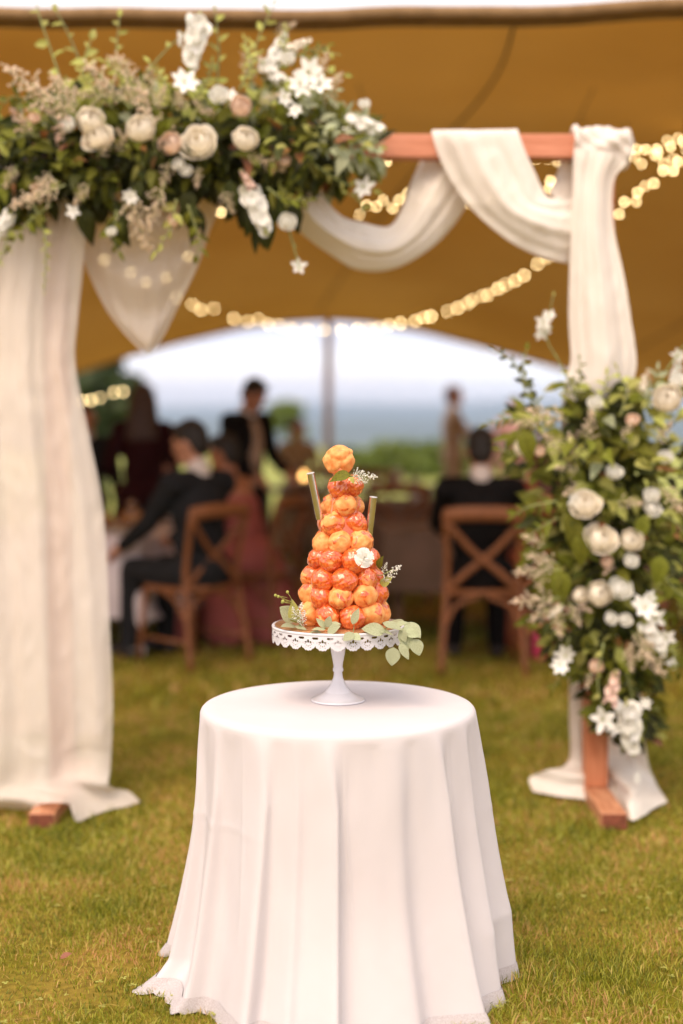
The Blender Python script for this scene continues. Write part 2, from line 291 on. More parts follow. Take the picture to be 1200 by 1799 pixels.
def groundmat():
    m = bpy.data.materials.new('lawn_ground'); m.use_nodes = True; t = m.node_tree; n = t.nodes; l = t.links; b = n['Principled BSDF']
    tcn = n.new('ShaderNodeTexCoord')
    a = n.new('ShaderNodeTexNoise'); a.inputs['Scale'].default_value = 2.2; a.inputs['Detail'].default_value = 6; l.new(tcn.outputs['Object'], a.inputs[0])
    f = n.new('ShaderNodeTexNoise'); f.inputs['Scale'].default_value = 45; f.inputs['Detail'].default_value = 5; l.new(tcn.outputs['Object'], f.inputs[0])
    r1 = n.new('ShaderNodeValToRGB'); r1.color_ramp.elements[0].position = 0.36; r1.color_ramp.elements[0].color = (0.20, 0.17, 0.014, 1); r1.color_ramp.elements[1].position = 0.66; r1.color_ramp.elements[1].color = (0.34, 0.23, 0.045, 1)
    r2 = n.new('ShaderNodeValToRGB'); r2.color_ramp.elements[0].position = 0.3; r2.color_ramp.elements[0].color = (0.35, 0.35, 0.35, 1); r2.color_ramp.elements[1].position = 0.75; r2.color_ramp.elements[1].color = (1.1, 1.1, 1.1, 1)
    l.new(a.outputs[0], r1.inputs[0]); l.new(f.outputs[0], r2.inputs[0])
    mu = n.new('ShaderNodeMixRGB'); mu.blend_type = 'MULTIPLY'; mu.inputs[0].default_value = 0.8; l.new(r1.outputs[0], mu.inputs[1]); l.new(r2.outputs[0], mu.inputs[2])
    sp = n.new('ShaderNodeSeparateXYZ'); l.new(tcn.outputs['Object'], sp.inputs[0])
    fa = n.new('ShaderNodeMapRange'); fa.inputs[1].default_value = 17; fa.inputs[2].default_value = 26; l.new(sp.outputs[1], fa.inputs[0])
    fr = n.new('ShaderNodeValToRGB'); fr.color_ramp.elements[0].color = (0.24, 0.28, 0.06, 1); fr.color_ramp.elements[1].color = (0.36, 0.36, 0.11, 1)
    fn = n.new('ShaderNodeTexNoise'); fn.inputs['Scale'].default_value = 0.02; fn.inputs['Detail'].default_value = 6; l.new(tcn.outputs['Object'], fn.inputs[0]); l.new(fn.outputs[0], fr.inputs[0])
    mf = n.new('ShaderNodeMixRGB'); l.new(fa.outputs[0], mf.inputs[0]); l.new(mu.outputs[0], mf.inputs[1]); l.new(fr.outputs[0], mf.inputs[2])
    l.new(mf.outputs[0], b.inputs['Base Color']); b.inputs['Roughness'].default_value = 0.95; b.inputs['Specular IOR Level'].default_value = 0.1
    return m
M['ground'] = groundmat()
M['hill'] = mat('hill_woodland', (0.10, 0.12, 0.09), 0.95, (0.06, 0.075, 0.055), 0.003, spec=0.0)
def grassmat():
    m = bpy.data.materials.new('grass_blades'); m.use_nodes = True; t = m.node_tree; n = t.nodes; l = t.links; b = n['Principled BSDF']; out = n['Material Output']
    ge = n.new('ShaderNodeNewGeometry'); r = n.new('ShaderNodeValToRGB'); e = r.color_ramp.elements
    e[0].position = 0; e[0].color = (0.13, 0.15, 0.008, 1); e[1].position = 1; e[1].color = (0.70, 0.39, 0.17, 1)
    for p, c in ((0.35, (0.28, 0.305, 0.018, 1)), (0.6, (0.43, 0.43, 0.040, 1)), (0.8, (0.60, 0.53, 0.10, 1)), (0.9, (0.68, 0.47, 0.15, 1))):
        q = e.new(p); q.color = c
    tcn = n.new('ShaderNodeTexCoord'); a = n.new('ShaderNodeTexNoise'); a.inputs['Scale'].default_value = 2.6; a.inputs['Detail'].default_value = 4; l.new(tcn.outputs['Object'], a.inputs[0])
    mr = n.new('ShaderNodeMapRange'); mr.inputs[1].default_value = 0.32; mr.inputs[2].default_value = 0.68; mr.inputs[3].default_value = -0.36; mr.inputs[4].default_value = 0.34; l.new(a.outputs[0], mr.inputs[0])
    ad = n.new('ShaderNodeMath'); ad.operation = 'ADD'; l.new(ge.outputs['Random Per Island'], ad.inputs[0]); l.new(mr.outputs[0], ad.inputs[1]); l.new(ad.outputs[0], r.inputs[0])
    l.new(r.outputs[0], b.inputs['Base Color']); b.inputs['Roughness'].default_value = 0.55
    tr = n.new('ShaderNodeBsdfTranslucent'); l.new(r.outputs[0], tr.inputs[0]); ms = n.new('ShaderNodeMixShader'); ms.inputs[0].default_value = 0.42
    l.new(b.outputs[0], ms.inputs[1]); l.new(tr.outputs[0], ms.inputs[2]); l.new(ms.outputs[0], out.inputs[0])
    return m
M['grass'] = grassmat()

# ================================================================ setting: ground, hills, field
gx = np.r_[-6500, -600, -120, np.linspace(-40, 40, 41), 120, 600, 6500]; gy = np.r_[-60, np.linspace(-10, 40, 41), np.linspace(50, 400, 36), 700, 1200, 2400, 5000, 8400]
gv = [(x, y, -58*(lambda t: t*t*(3-2*t))(min(1, max(0, (y-74)/320)))) for y in gy for x in gx]
tag(ob('ground', mesh('ground', gv, gridf(len(gx), len(gy)), M['ground'])), kind='structure')
def hill(name, Y, px_top, seed, amp):
    r = np.random.default_rng(seed); xs = np.linspace(-Y*1.1, Y*1.1, 160); g = G(); rows = []
    ph = r.uniform(0, 6.28, 8); base = (739.5-px_top)/F*Y + CAM_H
    hz = base + amp*sum(np.sin(xs/Y*(3+4.1*k)+ph[k])/(1+k) for k in range(8))*base*0.35
    hz = np.maximum(hz, -45)
    for t in np.linspace(0, 1, 9):
        rows.append([(x, Y + (t-0.0)*Y*0.5 + 0*x, -60 + (h+60)*math.sin(t*math.pi/2)**0.8) for x, h in zip(xs, hz)])
    v = [p for q in rows for p in q]
    return tag(ob(name, mesh(name, v, gridf(len(xs), 9), M['hill'])), kind='structure')
hill('hills', 5200, 703, 3, 1.0)
hill('hills', 3000, 726, 5, 1.6)

hz_ = bpy.data.materials.new('valley_haze'); hz_.use_nodes = True; hn = hz_.node_tree.nodes; hn.remove(hn['Principled BSDF'])
pv = hn.new('ShaderNodeVolumePrincipled'); pv.inputs['Color'].default_value = (0.60, 0.77, 1.0, 1); pv.inputs['Density'].default_value = 0.0002; pv.inputs['Anisotropy'].default_value = 0.0
hz_.node_tree.links.new(pv.outputs[0], hn['Material Output'].inputs['Volume'])
tag(ob('haze', mesh('haze', *box(-6600, 6600, -80, 8500, -62, 175), hz_, False)), kind='stuff')
def foliage(g, centers, n, size, r):
    for _ in range(n):
        c, rad = centers[r.integers(len(centers))]
        d = r.normal(size=3); d /= np.linalg.norm(d)
        p = np.array(c)+d*np.array(rad)*r.uniform(0.45, 1.0)**0.5
        a = r.normal(size=3); a /= np.linalg.norm(a); b = np.cross(a, r.normal(size=3)); b /= np.linalg.norm(b); s = size*r.uniform(0.6, 1.4)
        g.add([p-a*s*0.5-b*s*.3, p+a*s*0.1-b*s*.42, p+a*s*0.7, p+a*s*0.1+b*s*.42], [(0, 1, 2, 3)])
def tree(px, Y, h, wd, label, seed, mt='tree_leaf', n=2600, leaf=0.3):
    r = np.random.default_rng(seed); x = (px-600)/F*Y
    t = thing('broadleaf_tree', (x, Y, 0), label, 'tree')
    g = G(); g.add(*tube(cat_rom([(x, Y, 0), (x+0.1, Y, h*.25), (x-0.1, Y+.1, h*.55), (x, Y, h*.85)], 10), np.linspace(0.03*h, 0.008*h, 10)))
    cs = []
    for k in range(9):
        a = r.uniform(0, 6.28); q = r.uniform(0.15, 0.75)*wd/2; z = h*r.uniform(0.3, 0.85)
        c = (x+q*math.cos(a), Y+q*math.sin(a), z); cs.append((c, (wd*.22, wd*.22, h*.13)))
        g.add(*tube([(x, Y, z*0.55), c], [0.012*h, 0.004*h]))
    cs.append(((x, Y, h*.88), (wd*.2, wd*.2, h*.12)))
    g.obj('trunk', M['bark'], t)
    f = G(); foliage(f, cs, n, leaf, r); f.obj('crown', M[mt], t, smooth=False)
tree(80, 30, 3.3, 4.2, 'dark bushy tree beyond the tent behind the burgundy dress', 1)
tree(180, 34, 3.1, 2.4, 'rounded dark tree next to the bushier one at the meadow edge', 2)
tree(505, 60, 2.3, 1.7, 'small round green tree standing alone in the meadow before the hills', 4, 'hedge_leaf', 1500, 0.22)
for px, Y, wd, hh, sd_ in ((742, 36, 2.7, 0.95, 11), (640, 44, 2.2, 0.6, 12), (860, 42, 2.6, 0.7, 13)):
    x = (px-600)/F*Y; r = np.random.default_rng(sd_)
    t = thing('hedge_bush', (x, Y, 0), {11: 'broad bright green clipped bush in the meadow behind the tan suit', 12: 'low green bush in the meadow left of the broad clipped one', 13: 'green meadow bush to the right of the tan suited man'}[sd_], 'bush', 'bushes in the meadow')
    g = G()
    for k in range(7): g.add(*tube([(x+r.uniform(-.3, .3)*wd, Y, 0), (x+r.uniform(-.45, .45)*wd, Y+r.uniform(-.3, .3), hh*.7)], [.03, .012]))
    g.obj('stem', M['bark'], t)
    f = G(); foliage(f, [((x+wd*(k-3)/7.5, Y+r.uniform(-.3, .3), hh*.5), (wd*.13, .5, hh*.5)) for k in range(7)], 1500, 0.2, r); f.obj('crown', M['hedge_leaf'], t, smooth=False)

# ================================================================ tent
FY, BY = 6.35, 18.0
tent = thing('stretch_tent', (0, FY, 0), 'large tan stretch canvas marquee open at front and back over the tables', 'tent')
def edge_front(x):
    y = np.interp(x, [-1.6, -1.2, -0.8, 0.0, 0.3, 0.8, 1.2, 1.6], [24, 27, 29, 29, 25, 24, 17, 8])
    z = pix(600, 15, FY).z + (25-y)/F*FY
    return z - 0.03*max(0, abs(x)-1.6)**1.5
bp = [(-60, 700), (60, 672), (135, 655), (225, 626), (320, 600), (420, 577), (500, 566), (577, 561), (650, 566), (750, 584), (870, 615), (995, 650), (1110, 672), (1250, 705)]
bx = [pix(a, b, BY).x for a, b in bp]; bz = [pix(a, b, BY).z for a, b in bp]
bx = [-8.0] + bx + [8.0]; bz = [1.5] + bz + [1.5]
NU, NV = 181, 61
cv = []
for j in range(NV):
    v = j/(NV-1); Y = FY + (BY-FY)*v**1.15
    for i in range(NU):
        u = -1 + 2*i/(NU-1); x = u*(5.6*(1-v)+8.0*v)
        zf, zb = edge_front(x), float(np.interp(x, bx, bz))
        pk = 0.50*math.sin(math.pi*min(1, v**0.95))**1.25*(1-0.25*u*u)
        zf2 = zf + 0.05*min(1, v/0.06)
        z = zf2*(1-v)+zb*v + pk + (0.05*math.sin(3.1*x+4*v)*v*(1-v)*2)
        z += (0.018*math.sin(5.5*x+9*v)+0.010*math.sin(11*x-6*v))*math.exp(-((v-.12)/.22)**2)*min(1, .25+v*8) + 0.02*mnoise.noise(Vector((x*.9, Y*.6, 3.0)))*min(1, v*6)*min(1, (1-v)*4)
        xs_ = abs(x)-(3.0*(1-v)+5.2*v)
        if xs_ > 0: z = max(0.25, z-0.42*xs_**1.6)  # sides out of view, pulled down low to keep the interior dark
        cv.append((x, Y, z))
ob('canopy', mesh('canopy', cv, gridf(NU, NV), M['canvas']), tent)
front = np.array(cv[:NU])
g = G(); g.add(*tube(front+np.array((0, 0.0, -0.020)), 0.033, 10, 0.9)); g.obj('hem_roll', M['hem_dark'], tent)
g = G()
sag = front+np.array((0, 0.07, -0.045)); g.add(*tube(sag, 0.018, 8)); g.obj('hem_rope', M['hem_dark'], tent)
back = np.array(cv[-NU:]); g = G(); g.add(*tube(back, 0.022, 8)); g.obj('hem_roll', M['hem_dark'], tent)
CV = np.array(cv).reshape(NV, NU, 3)
def canopy_at(x, Y):
    v = ((Y-FY)/(BY-FY))**(1/1.15)*(NV-1); j = int(min(max(v, 0), NV-2)); t = v-j
    a = np.interp(x, CV[j, :, 0], CV[j, :, 2]); b = np.interp(x, CV[j+1, :, 0], CV[j+1, :, 2]); return a*(1-t)+b*t
def seam(pts):
    P = [(x, y, canopy_at(x, y)-0.012) for x, y in pts]; P = [(x, y, canopy_at(x, y)-0.012) for x, y, _ in cat_rom([(a, b, 0) for a, b in pts], 40)]
    g = G(); g.add(*tube(P, 0.007, 6)); g.obj('seam', M['hem_seam'], tent)
seam([(0.8, 6.5), (0.88, 9), (0.4, 13), (-0.3, 17.5)]); seam([(-2.4, 6.5), (-2.6, 11), (-2.2, 17.5)]); seam([(3.6, 6.5), (4.0, 12), (3.2, 17.5)])
for px, Y, top in ((577, 17.9, None),):
    x = (px-600)/F*Y; g = G(); g.add(*tube([(x, Y, 0), (x, Y, 1.3), (x, Y, canopy_at(x, Y)-0.02)], 0.05, 12)); g.obj('pole', M['pole'], tent)
for x, Y in ((-5.6, 6.45), (5.6, 6.45), (-7.9, 17.9), (7.9, 17.9)):
    g = G(); g.add(*tube([(x, Y, 0), (x, Y, canopy_at(x, Y)-0.02)], 0.05, 12)); g.obj('pole', M['pole'], tent)

# ================================================================ string lights
bulb_me = None
def string_light(pts, Y0, Y1, label, ends=None, rb=0.0125, extra=None):
    global bulb_me
    if bulb_me is None:
        bulb_me = mesh('bulb', *sph((0, 0, 0), 0.0125, 10, 8), M['bulb'])
    n = len(pts); P = [pix(x, y, Y0+(Y1-Y0)*i/max(1, n-1)) for i, (x, y) in enumerate(pts)]
    t = thing('string_light', P[0], label, 'string lights', 'festoon strings under the canopy')
    Q = list(P)
    if ends:
        for k, (x, y, Y) in enumerate(ends):
            p = Vector((x, Y, canopy_at(x, Y)-0.02)) if y is None else pix(x, y, Y)
            Q = [p]+Q if k == 0 else Q+[p]
    g = G(); g.add(*tube(cat_rom(Q, 8*len(Q)) + np.array((0, 0, 0.018)), 0.003, 5)); g.obj('cable', M['wire'], t)
    for p in P: ob('bulb', bulb_me, t, Matrix.Translation(p) @ Matrix.Scale(rb/0.0125*random.uniform(.8, 1.1), 4))
s1 = [(310, 522), (338, 535), (353, 544), (376, 542), (411, 560), (436, 565), (454, 561), (471, 569), (490, 571), (512, 577), (540, 579), (570, 580), (600, 580), (628, 578), (650, 577), (666, 575), (683, 571), (704, 568), (730, 564), (745, 558), (757, 556), (786, 547), (804, 541), (822, 533), (829, 527), (848, 520), (857, 518), (875, 507), (888, 500), (905, 493), (921, 484), (944, 464), (961, 452), (977, 448), (1000, 432)]
string_light(s1, 14.2, 12.5, 'deep swag of warm bulbs sagging low across the bright opening', ends=[(-2.6, None, 15.0), (2.3, None, 11.8)])
s2 = [(632, 377), (644, 361), (661, 363), (673, 352), (690, 366), (701, 351), (716, 340), (760, 352), (827, 358), (862, 350), (905, 342), (965, 330), (967, 318)]
string_light(s2, 9.6, 8.8, 'short warm bulb string looping behind the ivory swag of fabric', ends=[(0.0, None, 9.8), (1.5, None, 8.6)], rb=0.0088)
s3 = [(679, 284), (712, 277), (734, 277), (770, 282), (812, 285), (860, 286), (905, 283), (942, 279), (963, 279), (980, 284), (1010, 276), (1050, 268), (1082, 262), (1118, 262), (1134, 263), (1154, 262), (1178, 258), (1200, 248)]
string_light(s3, 8.9, 8.9, 'warm bulb string running level just below the crossbeam', ends=[(0.1, None, 8.9), (2.3, None, 8.9)], rb=0.0088)
s4 = [(1088, 376), (1097, 355), (1118, 354), (1120, 338), (1133, 327), (1149, 322), (1165, 300), (1183, 300), (1192, 284)]
string_light(s4, 9.2, 8.8, 'warm bulb string climbing steeply beside the knotted fabric', ends=[(1.6, None, 9.6), (2.3, None, 8.7)], rb=0.0088)
s5 = [(1115, 276), (1127, 288), (1152, 273), (1156, 268), (1166, 287), (1183, 279), (1191, 243), (1172, 247), (1205, 262)]
string_light(s5, 9.6, 9.6, 'tangled cluster of warm bulbs beyond the beam end', ends=[(1.9, None, 9.7), (2.5, None, 9.6)], rb=0.0088)
s6 = [(60, 712), (105, 706), (145, 704), (160, 703), (176, 699), (200, 690), (216, 688), (238, 682)]
string_light(s6, 13.5, 14.5, 'low warm bulb string hanging against the dark trees', ends=[(-3.3, None, 13.2), (-1.6, None, 14.8)])
s7 = [(30, 140), (62, 166), (125, 172), (183, 457), (230, 480), (256, 496), (388, 373)]
string_light([(120, 430), (183, 457), (230, 478), (256, 496), (292, 488), (330, 450), (388, 373)], 10.5, 9.2, 'warm bulb string glimpsed through the pointed sheer scarf', ends=[(-2.2, None, 10.6), (-0.6, None, 9.0)], rb=0.0088)

# ================================================================ leaf / flower assets (local: leaf along +Y, up +Z; blooms face +Z)
def leafmesh(name, wr, fold, droop, m, tipsharp=1.0, n=6, belly=0.45):
    v = []; f = []
    for j in range(n+1):
        t = j/n; wdt = wr*(math.sin(math.pi*t**(0.5/belly*0.72))**0.85 if 0 < t < 1 else 0.0)
        wdt *= (1-t**3*0.25*tipsharp)
        for s in (-1, -0.5, 0, 0.5, 1):
            v.append((s*wdt, t, fold*abs(s)*wdt - droop*t*t + 0.02*math.sin(7*t+3*s)))
    f = gridf(5, n+1)
    return mesh(name, v, f, m)
LEAF = {}
for k, m in (('dark', 'leaf_dark'), ('mid', 'leaf_mid'), ('lime', 'leaf_lime'), ('euc', 'leaf_euc'), ('rust', 'leaf_rust')):
    LEAF[k] = [leafmesh('leaf', 0.25, 0.5, 0.25, M[m]), leafmesh('leaf', 0.31, 0.35, 0.4, M[m]), leafmesh('leaf', 0.16, 0.5, 0.2, M[m])]
LEAF['eucr'] = [leafmesh('leaf', 0.40, 0.12, 0.06, M['leaf_euc'], 0.0, 8), leafmesh('leaf', 0.33, 0.15, 0.12, M['leaf_euc'], 0.0, 8), leafmesh('leaf', 0.24, 0.2, 0.1, M['leaf_euc'], 0.4, 8)]
LEAFMAT = [M['leaf_dark'], M['leaf_mid'], M['leaf_lime'], M['leaf_euc'], M['leaf_rust']]
LEAFIX = {'dark': 0, 'mid': 1, 'lime': 2, 'euc': 3, 'eucr': 3, 'rust': 4}
def rosemesh(seed, m, layers=6, open_=0.6, n0=3):
    r = np.random.default_rng(seed); g = G()
    for k in range(layers):
        o = k/(layers-1); cnt = n0 + (k+1)//2 + (1 if k > 2 else 0); ph = r.uniform(0, 6.28)
        for i in range(cnt):
            a0 = ph + i*2*math.pi/cnt + r.uniform(-.15, .15); wd = (math.pi/cnt)*1.25; nu, nv = 7, 6; v = []
            rho = (0.42+0.58*o**0.9)*(1+r.uniform(-.05, .05)); t1 = math.pi*(0.86-0.26*o-0.10*o*open_+r.uniform(-.03, .03)); wob = r.uniform(0, 6.28)
            for jv in range(nv):
                b = jv/(nv-1)
                for iu in range(nu):
                    a = -1+2*iu/(nu-1); th = 0.10*math.pi+(t1-0.10*math.pi)*b*(1-0.13*a*a)
                    rr = rho*math.sin(th)*(1+0.05*math.sin(3*a+wob)*b)+0.16*o*open_*max(0, b-.78)/.22*(1-.4*a*a); z = -rho*math.cos(th)*0.86 + 0.02*math.sin(4*a+wob)*b
                    q = a0 + a*wd*(0.45+0.55*math.sin(min(1, b*1.2)*math.pi/2)); v.append((rr*math.cos(q), rr*math.sin(q), z-0.12*o+0.1))
            g.add(v, gridf(nu, nv))
    return g.mesh('rose', m)
ROSE = {'cream': [rosemesh(1, M['cream'], 5, 0.3), rosemesh(2, M['cream'], 4, 1.0)], 'blush': [rosemesh(3, M['blush'], 4, 0.4)], 'white': [rosemesh(4, M['white'], 3, 0.5), rosemesh(5, M['white'], 4, 1.1, 4)], 'pink': [rosemesh(6, M['pink'], 4, 1.0)]}
def starmesh(seed, np_=6):
    r = np.random.default_rng(seed); g = G()
    for i in range(np_):
        a = i*2*math.pi/np_ + r.uniform(-.12, .12); up = r.uniform(0.05, 0.5); v = []; n = 6; ln = r.uniform(.85, 1.1)
        for j in range(n):
            t = j/(n-1); wdt = 0.25*math.sin(math.pi*min(1, t*0.86+0.12))**0.8*(1 if t < 1 else 0.15)
            for s in (-1, 0, 1):
                rad = t*ln; v.append((rad*math.cos(a)-s*wdt*math.sin(a), rad*math.sin(a)+s*wdt*math.cos(a), up*t - 0.35*up*t*t*t + 0.08*abs(s)*t + 0.02))
        g.add(v, gridf(3, n), 0)
    for i in range(7):
        a = r.uniform(0, 6.28); g.add(*tube([(0, 0, 0), (0.12*math.cos(a), 0.12*math.sin(a), 0.35)], [0.02, 0.03], 4), 1)
    return g.mesh('star_flower', [M['white'], M['leaf_lime']])
STAR = [starmesh(11), starmesh(12, 5), starmesh(13, 7)]
def ruffled(g, c, d, s, r, m=0, n=5):
    Mx = basisz(c, d, s, r.uniform(0, 6.28))
    for i in range(n):
        a = i*2*math.pi/n; v = []
        for t in (0.05, 0.55, 1.0):
            for q in (-1, 0, 1):
                an = a+q*0.62*t**0.5*(1 if t < 1 else 0.85); v.append((t*math.cos(an), t*math.sin(an), 0.55*t-0.15*t*t+0.12*(abs(q))*t*r.uniform(.5, 1.4)))
        g.add(xf(v, Mx), gridf(3, 3), m)
def spikemesh(seed, m, n=26, w0=0.30, bare=0.15):           # along +Y, length 1: stem with crowded ruffled florets
    r = np.random.default_rng(seed); g = G(); g.add(*tube([(0, 0, 0), (0.02, 0.5, 0.02), (0, 1.0, 0)], [0.025, 0.02, 0.008], 5), 1)
    n = max(10, int(n*.8))
    for i in range(n):
        t = bare+(1-bare)*(i+.3)/n; a = i*2.4; wd = w0*(1-0.5*((t-bare)/(1-bare))**1.6)*0.62
        d = Vector((math.cos(a), 0.2, math.sin(a)))
        for q, kk in ((1.0, 6), (0.75, 5), (0.5, 4), (0.3, 3)):
            ruffled(g, (wd*(0.40+.28*(1-q))*math.cos(a), t, wd*(0.40+.28*(1-q))*math.sin(a)), d, wd*.78*q*r.uniform(.8, 1.15), r, 0, kk)
    for i in range(6): g.add(*sph((r.uniform(-.03, .03), 0.95+0.02*i, r.uniform(-.03, .03)), 0.03, 6, 4), 1)
    return g.mesh('flower_spike', [m, M['leaf_lime']])
SPIKE = {'white': [spikemesh(21, M['white']), spikemesh(22, M['white'], 20, 0.36)], 'pink': [spikemesh(23, M['pink'], 20, 0.3)], 'cream': [spikemesh(24, M['cream'])]}
def plumemesh(seed, m):                                      # astilbe: branching, many tiny beads
    r = np.random.default_rng(seed); g = G(); g.add(*tube([(0, 0, 0), (0, 1, 0)], [0.02, 0.006], 4), 1)
    for i in range(15):
        t = 0.15+0.8*i/15; a = i*2.4; ln = 0.30*(1-t)+0.05
        e = np.array((math.cos(a)*ln, ln*0.55, math.sin(a)*ln)); b = np.array((0, t, 0)); g.add(*tube([b, b+e], [0.01, 0.005], 3), 1)
        for k in range(8):
            p = b+e*(k+1)/8+r.normal(size=3)*0.022; s = r.uniform(0.017, 0.033)
            g.add([p+(s, 0, 0), p-(s, 0, 0), p+(0, s, 0), p-(0, s, 0), p+(0, 0, s), p-(0, 0, s)], [(0, 2, 4), (2, 1, 4), (1, 3, 4), (3, 0, 4), (2, 0, 5), (1, 2, 5), (3, 1, 5), (0, 3, 5)])
    for k in range(16):
        p = np.array((0, 0.85+0.012*k, 0))+r.normal(size=3)*0.015; s = 0.02
        g.add([p+(s, 0, 0), p-(s, 0, 0), p+(0, s, 0), p-(0, s, 0), p+(0, 0, s), p-(0, 0, s)], [(0, 2, 4), (2, 1, 4), (1, 3, 4), (3, 0, 4), (2, 0, 5), (1, 2, 5), (3, 1, 5), (0, 3, 5)])
    return g.mesh('astilbe_plume', [m, M['stem']], smooth=False)
PLUME = [plumemesh(31, M['astilbe']), plumemesh(32, M['astilbe'])]; PLUMEP = [plumemesh(33, M['pink'])]
def pommesh(seed):
    r = np.random.default_rng(seed); g = G()
    for k in range(6):
        n = 5+2*k; o = k/5
        for i in range(n):
            a = i*2*math.pi/n+r.uniform(0, .5); v = []
            for t in (0.1, 0.6, 1.0):
                for s in (-1, 0, 1):
                    rr = t*(0.25+0.75*o); v.append((rr*math.cos(a)-s*0.2*t*math.sin(a), rr*math.sin(a)+s*0.2*t*math.cos(a), (1-o)*0.55*t+0.12*t+r.uniform(-.05, .05)))
            g.add(v, gridf(3, 3))
    return g.mesh('pompon_flower', M['white'])
POM = [pommesh(41), pommesh(42)]

class Bouquet:
    def __init__(s, root, limit=300): s.root = root; s.lv = []; s.limit = limit
    def leaf(s, kind, loc, d, up, size, v=None): s.lv.append((kind, LEAF[kind][random.randrange(3) if v is None else v], basis(loc, d, up, size)))
    def bloom(s, name, me, loc, d, size): return ob(name, me, s.root, basisz(loc, d, size, random.uniform(0, 6.28)))
    def along(s, name, me, a, b, roll=None):
        a, b = Vector(a), Vector(b); return ob(name, me, s.root, basis(a, b-a, (random.uniform(-1, 1), -1, random.uniform(-1, 1)), (b-a).length))
    def vine(s, pts, kind, n, size, up=(0, -1, 0.4), r=0.004, v=None, start=0.12, name='stem', alt=True):
        P = cat_rom(pts, 16); g = G(); g.add(*tube(P, np.linspace(r, r*0.45, 16), 5)); g.obj(name, M['stem'], s.root)
        for i in range(n):
            t = start+(1-start)*i/max(1, n-1); q = t*15; k = min(int(q), 14); p = P[k]+(P[k+1]-P[k])*(q-k); T = P[k+1]-P[k]; T /= np.linalg.norm(T)
            sd2 = np.cross(T, np.array(up)); sd2 /= np.linalg.norm(sd2)+1e-9; sg = (-1)**i
            d = T*0.65+sd2*sg*0.9+rng.normal(size=3)*0.25
            if i == n-1: d = T
            s.leaf(kind, p, d, np.array(up)+rng.normal(size=3)*0.35, size*random.uniform(.7, 1.2)*(1-0.3*t), v)
    def finish(s):
        s.lv.sort(key=lambda q: (q[2].translation.y - 0.6*q[2].to_scale()[1]))
        for kind, me, Mx in s.lv[:s.limit]: ob('leaf', me, s.root, Mx)
        rest = s.lv[s.limit:]
        if rest:
            V = []; Fc = []; mi = []; off = 0
            for kind, me, Mx in rest:
                n = len(me.vertices); a = np.empty(n*3); me.vertices.foreach_get('co', a); a = a.reshape(-1, 3); m4 = np.array(Mx)
                V.append(a @ m4[:3, :3].T + m4[:3, 3]); Fc += [tuple(i+off for i in p.vertices) for p in me.polygons]; mi += [LEAFIX[kind]]*len(me.polygons); off += n
            o = ob('foliage', mesh('foliage', np.vstack(V), Fc, LEAFMAT, True, mi), s.root); o['kind'] = 'stuff'

# ================================================================ timber arch
AY = 5.37; PXL, PXR = pix(105, 900, AY).x, pix(1050, 900, AY).x
beam_top = pix(800, 235, AY-0.043).z; beam_bot = beam_top - 0.086
arch = thing('timber_arch', ((PXL+PXR)/2, AY, 0), 'square reddish cedar arch of two posts and one crossbeam', 'arch')
for x in (PXL, PXR):
    g = G(); g.add(*box(x-.043, x+.043, AY-.043, AY+.043, 0.062, beam_bot, 0.004)); g.obj('post', M['cedar'], arch, False)
    g = G(); g.add(*box(x-.046, x+.046, AY-.40, AY+.40, 0.0, 0.06, 0.004)); f = g.obj('foot', M['cedar_y'], arch, False)
    g = G(); g.add(*box(x-.043, x+.043, AY-.4025, AY-.4005, 0.003, 0.057)); g.obj('end_grain', M['endgrain'], f, False)
g = G(); g.add(*box(PXL-.16, PXR+.10, AY-.043, AY+.043, beam_bot+0.001, beam_top, 0.004)); g.obj('crossbeam', M['cedar_x'], arch, False)

# ---------------------------------------------------------------- draped fabric
def sheet(rows, nu, nv, folds=(), nrm=(0, -1, 0), jitter=0.0, zmin=0.012):
    A = []
    for r in rows:
        P = []
        for q in r:
            P.append(gnd(q[0], q[1], q[3] if len(q) > 3 else 0.02) if q[2] is None else pix(*q))
        A.append(cat_rom([tuple(p) for p in P], nu))
    A = np.array(A); B = np.array([cat_rom(A[:, i], nv) for i in range(nu)]).transpose(1, 0, 2)      # nv, nu, 3
    u = np.linspace(0, 1, nu)[None, :]; v = np.linspace(0, 1, nv)[:, None]
    D = np.zeros((nv, nu))
    for f in folds: D = D + f(u, v)
    B = B + D[..., None]*np.array(nrm)
    for j in range(nv):
        for i in range(nu):
            p = Vector(B[j, i]); q = Vector((p.x*1.0, p.y, p.z*0.55)); a_ = 0.007*mnoise.noise(q*9.0)+0.004*(1-2*abs(mnoise.noise(q*17.0+Vector((3, 1, 7)))))
            B[j, i] += a_*np.array(nrm)
    B[..., 2] = np.maximum(B[..., 2], zmin)
    return B.reshape(-1, 3), gridf(nu, nv)
S = np.sin
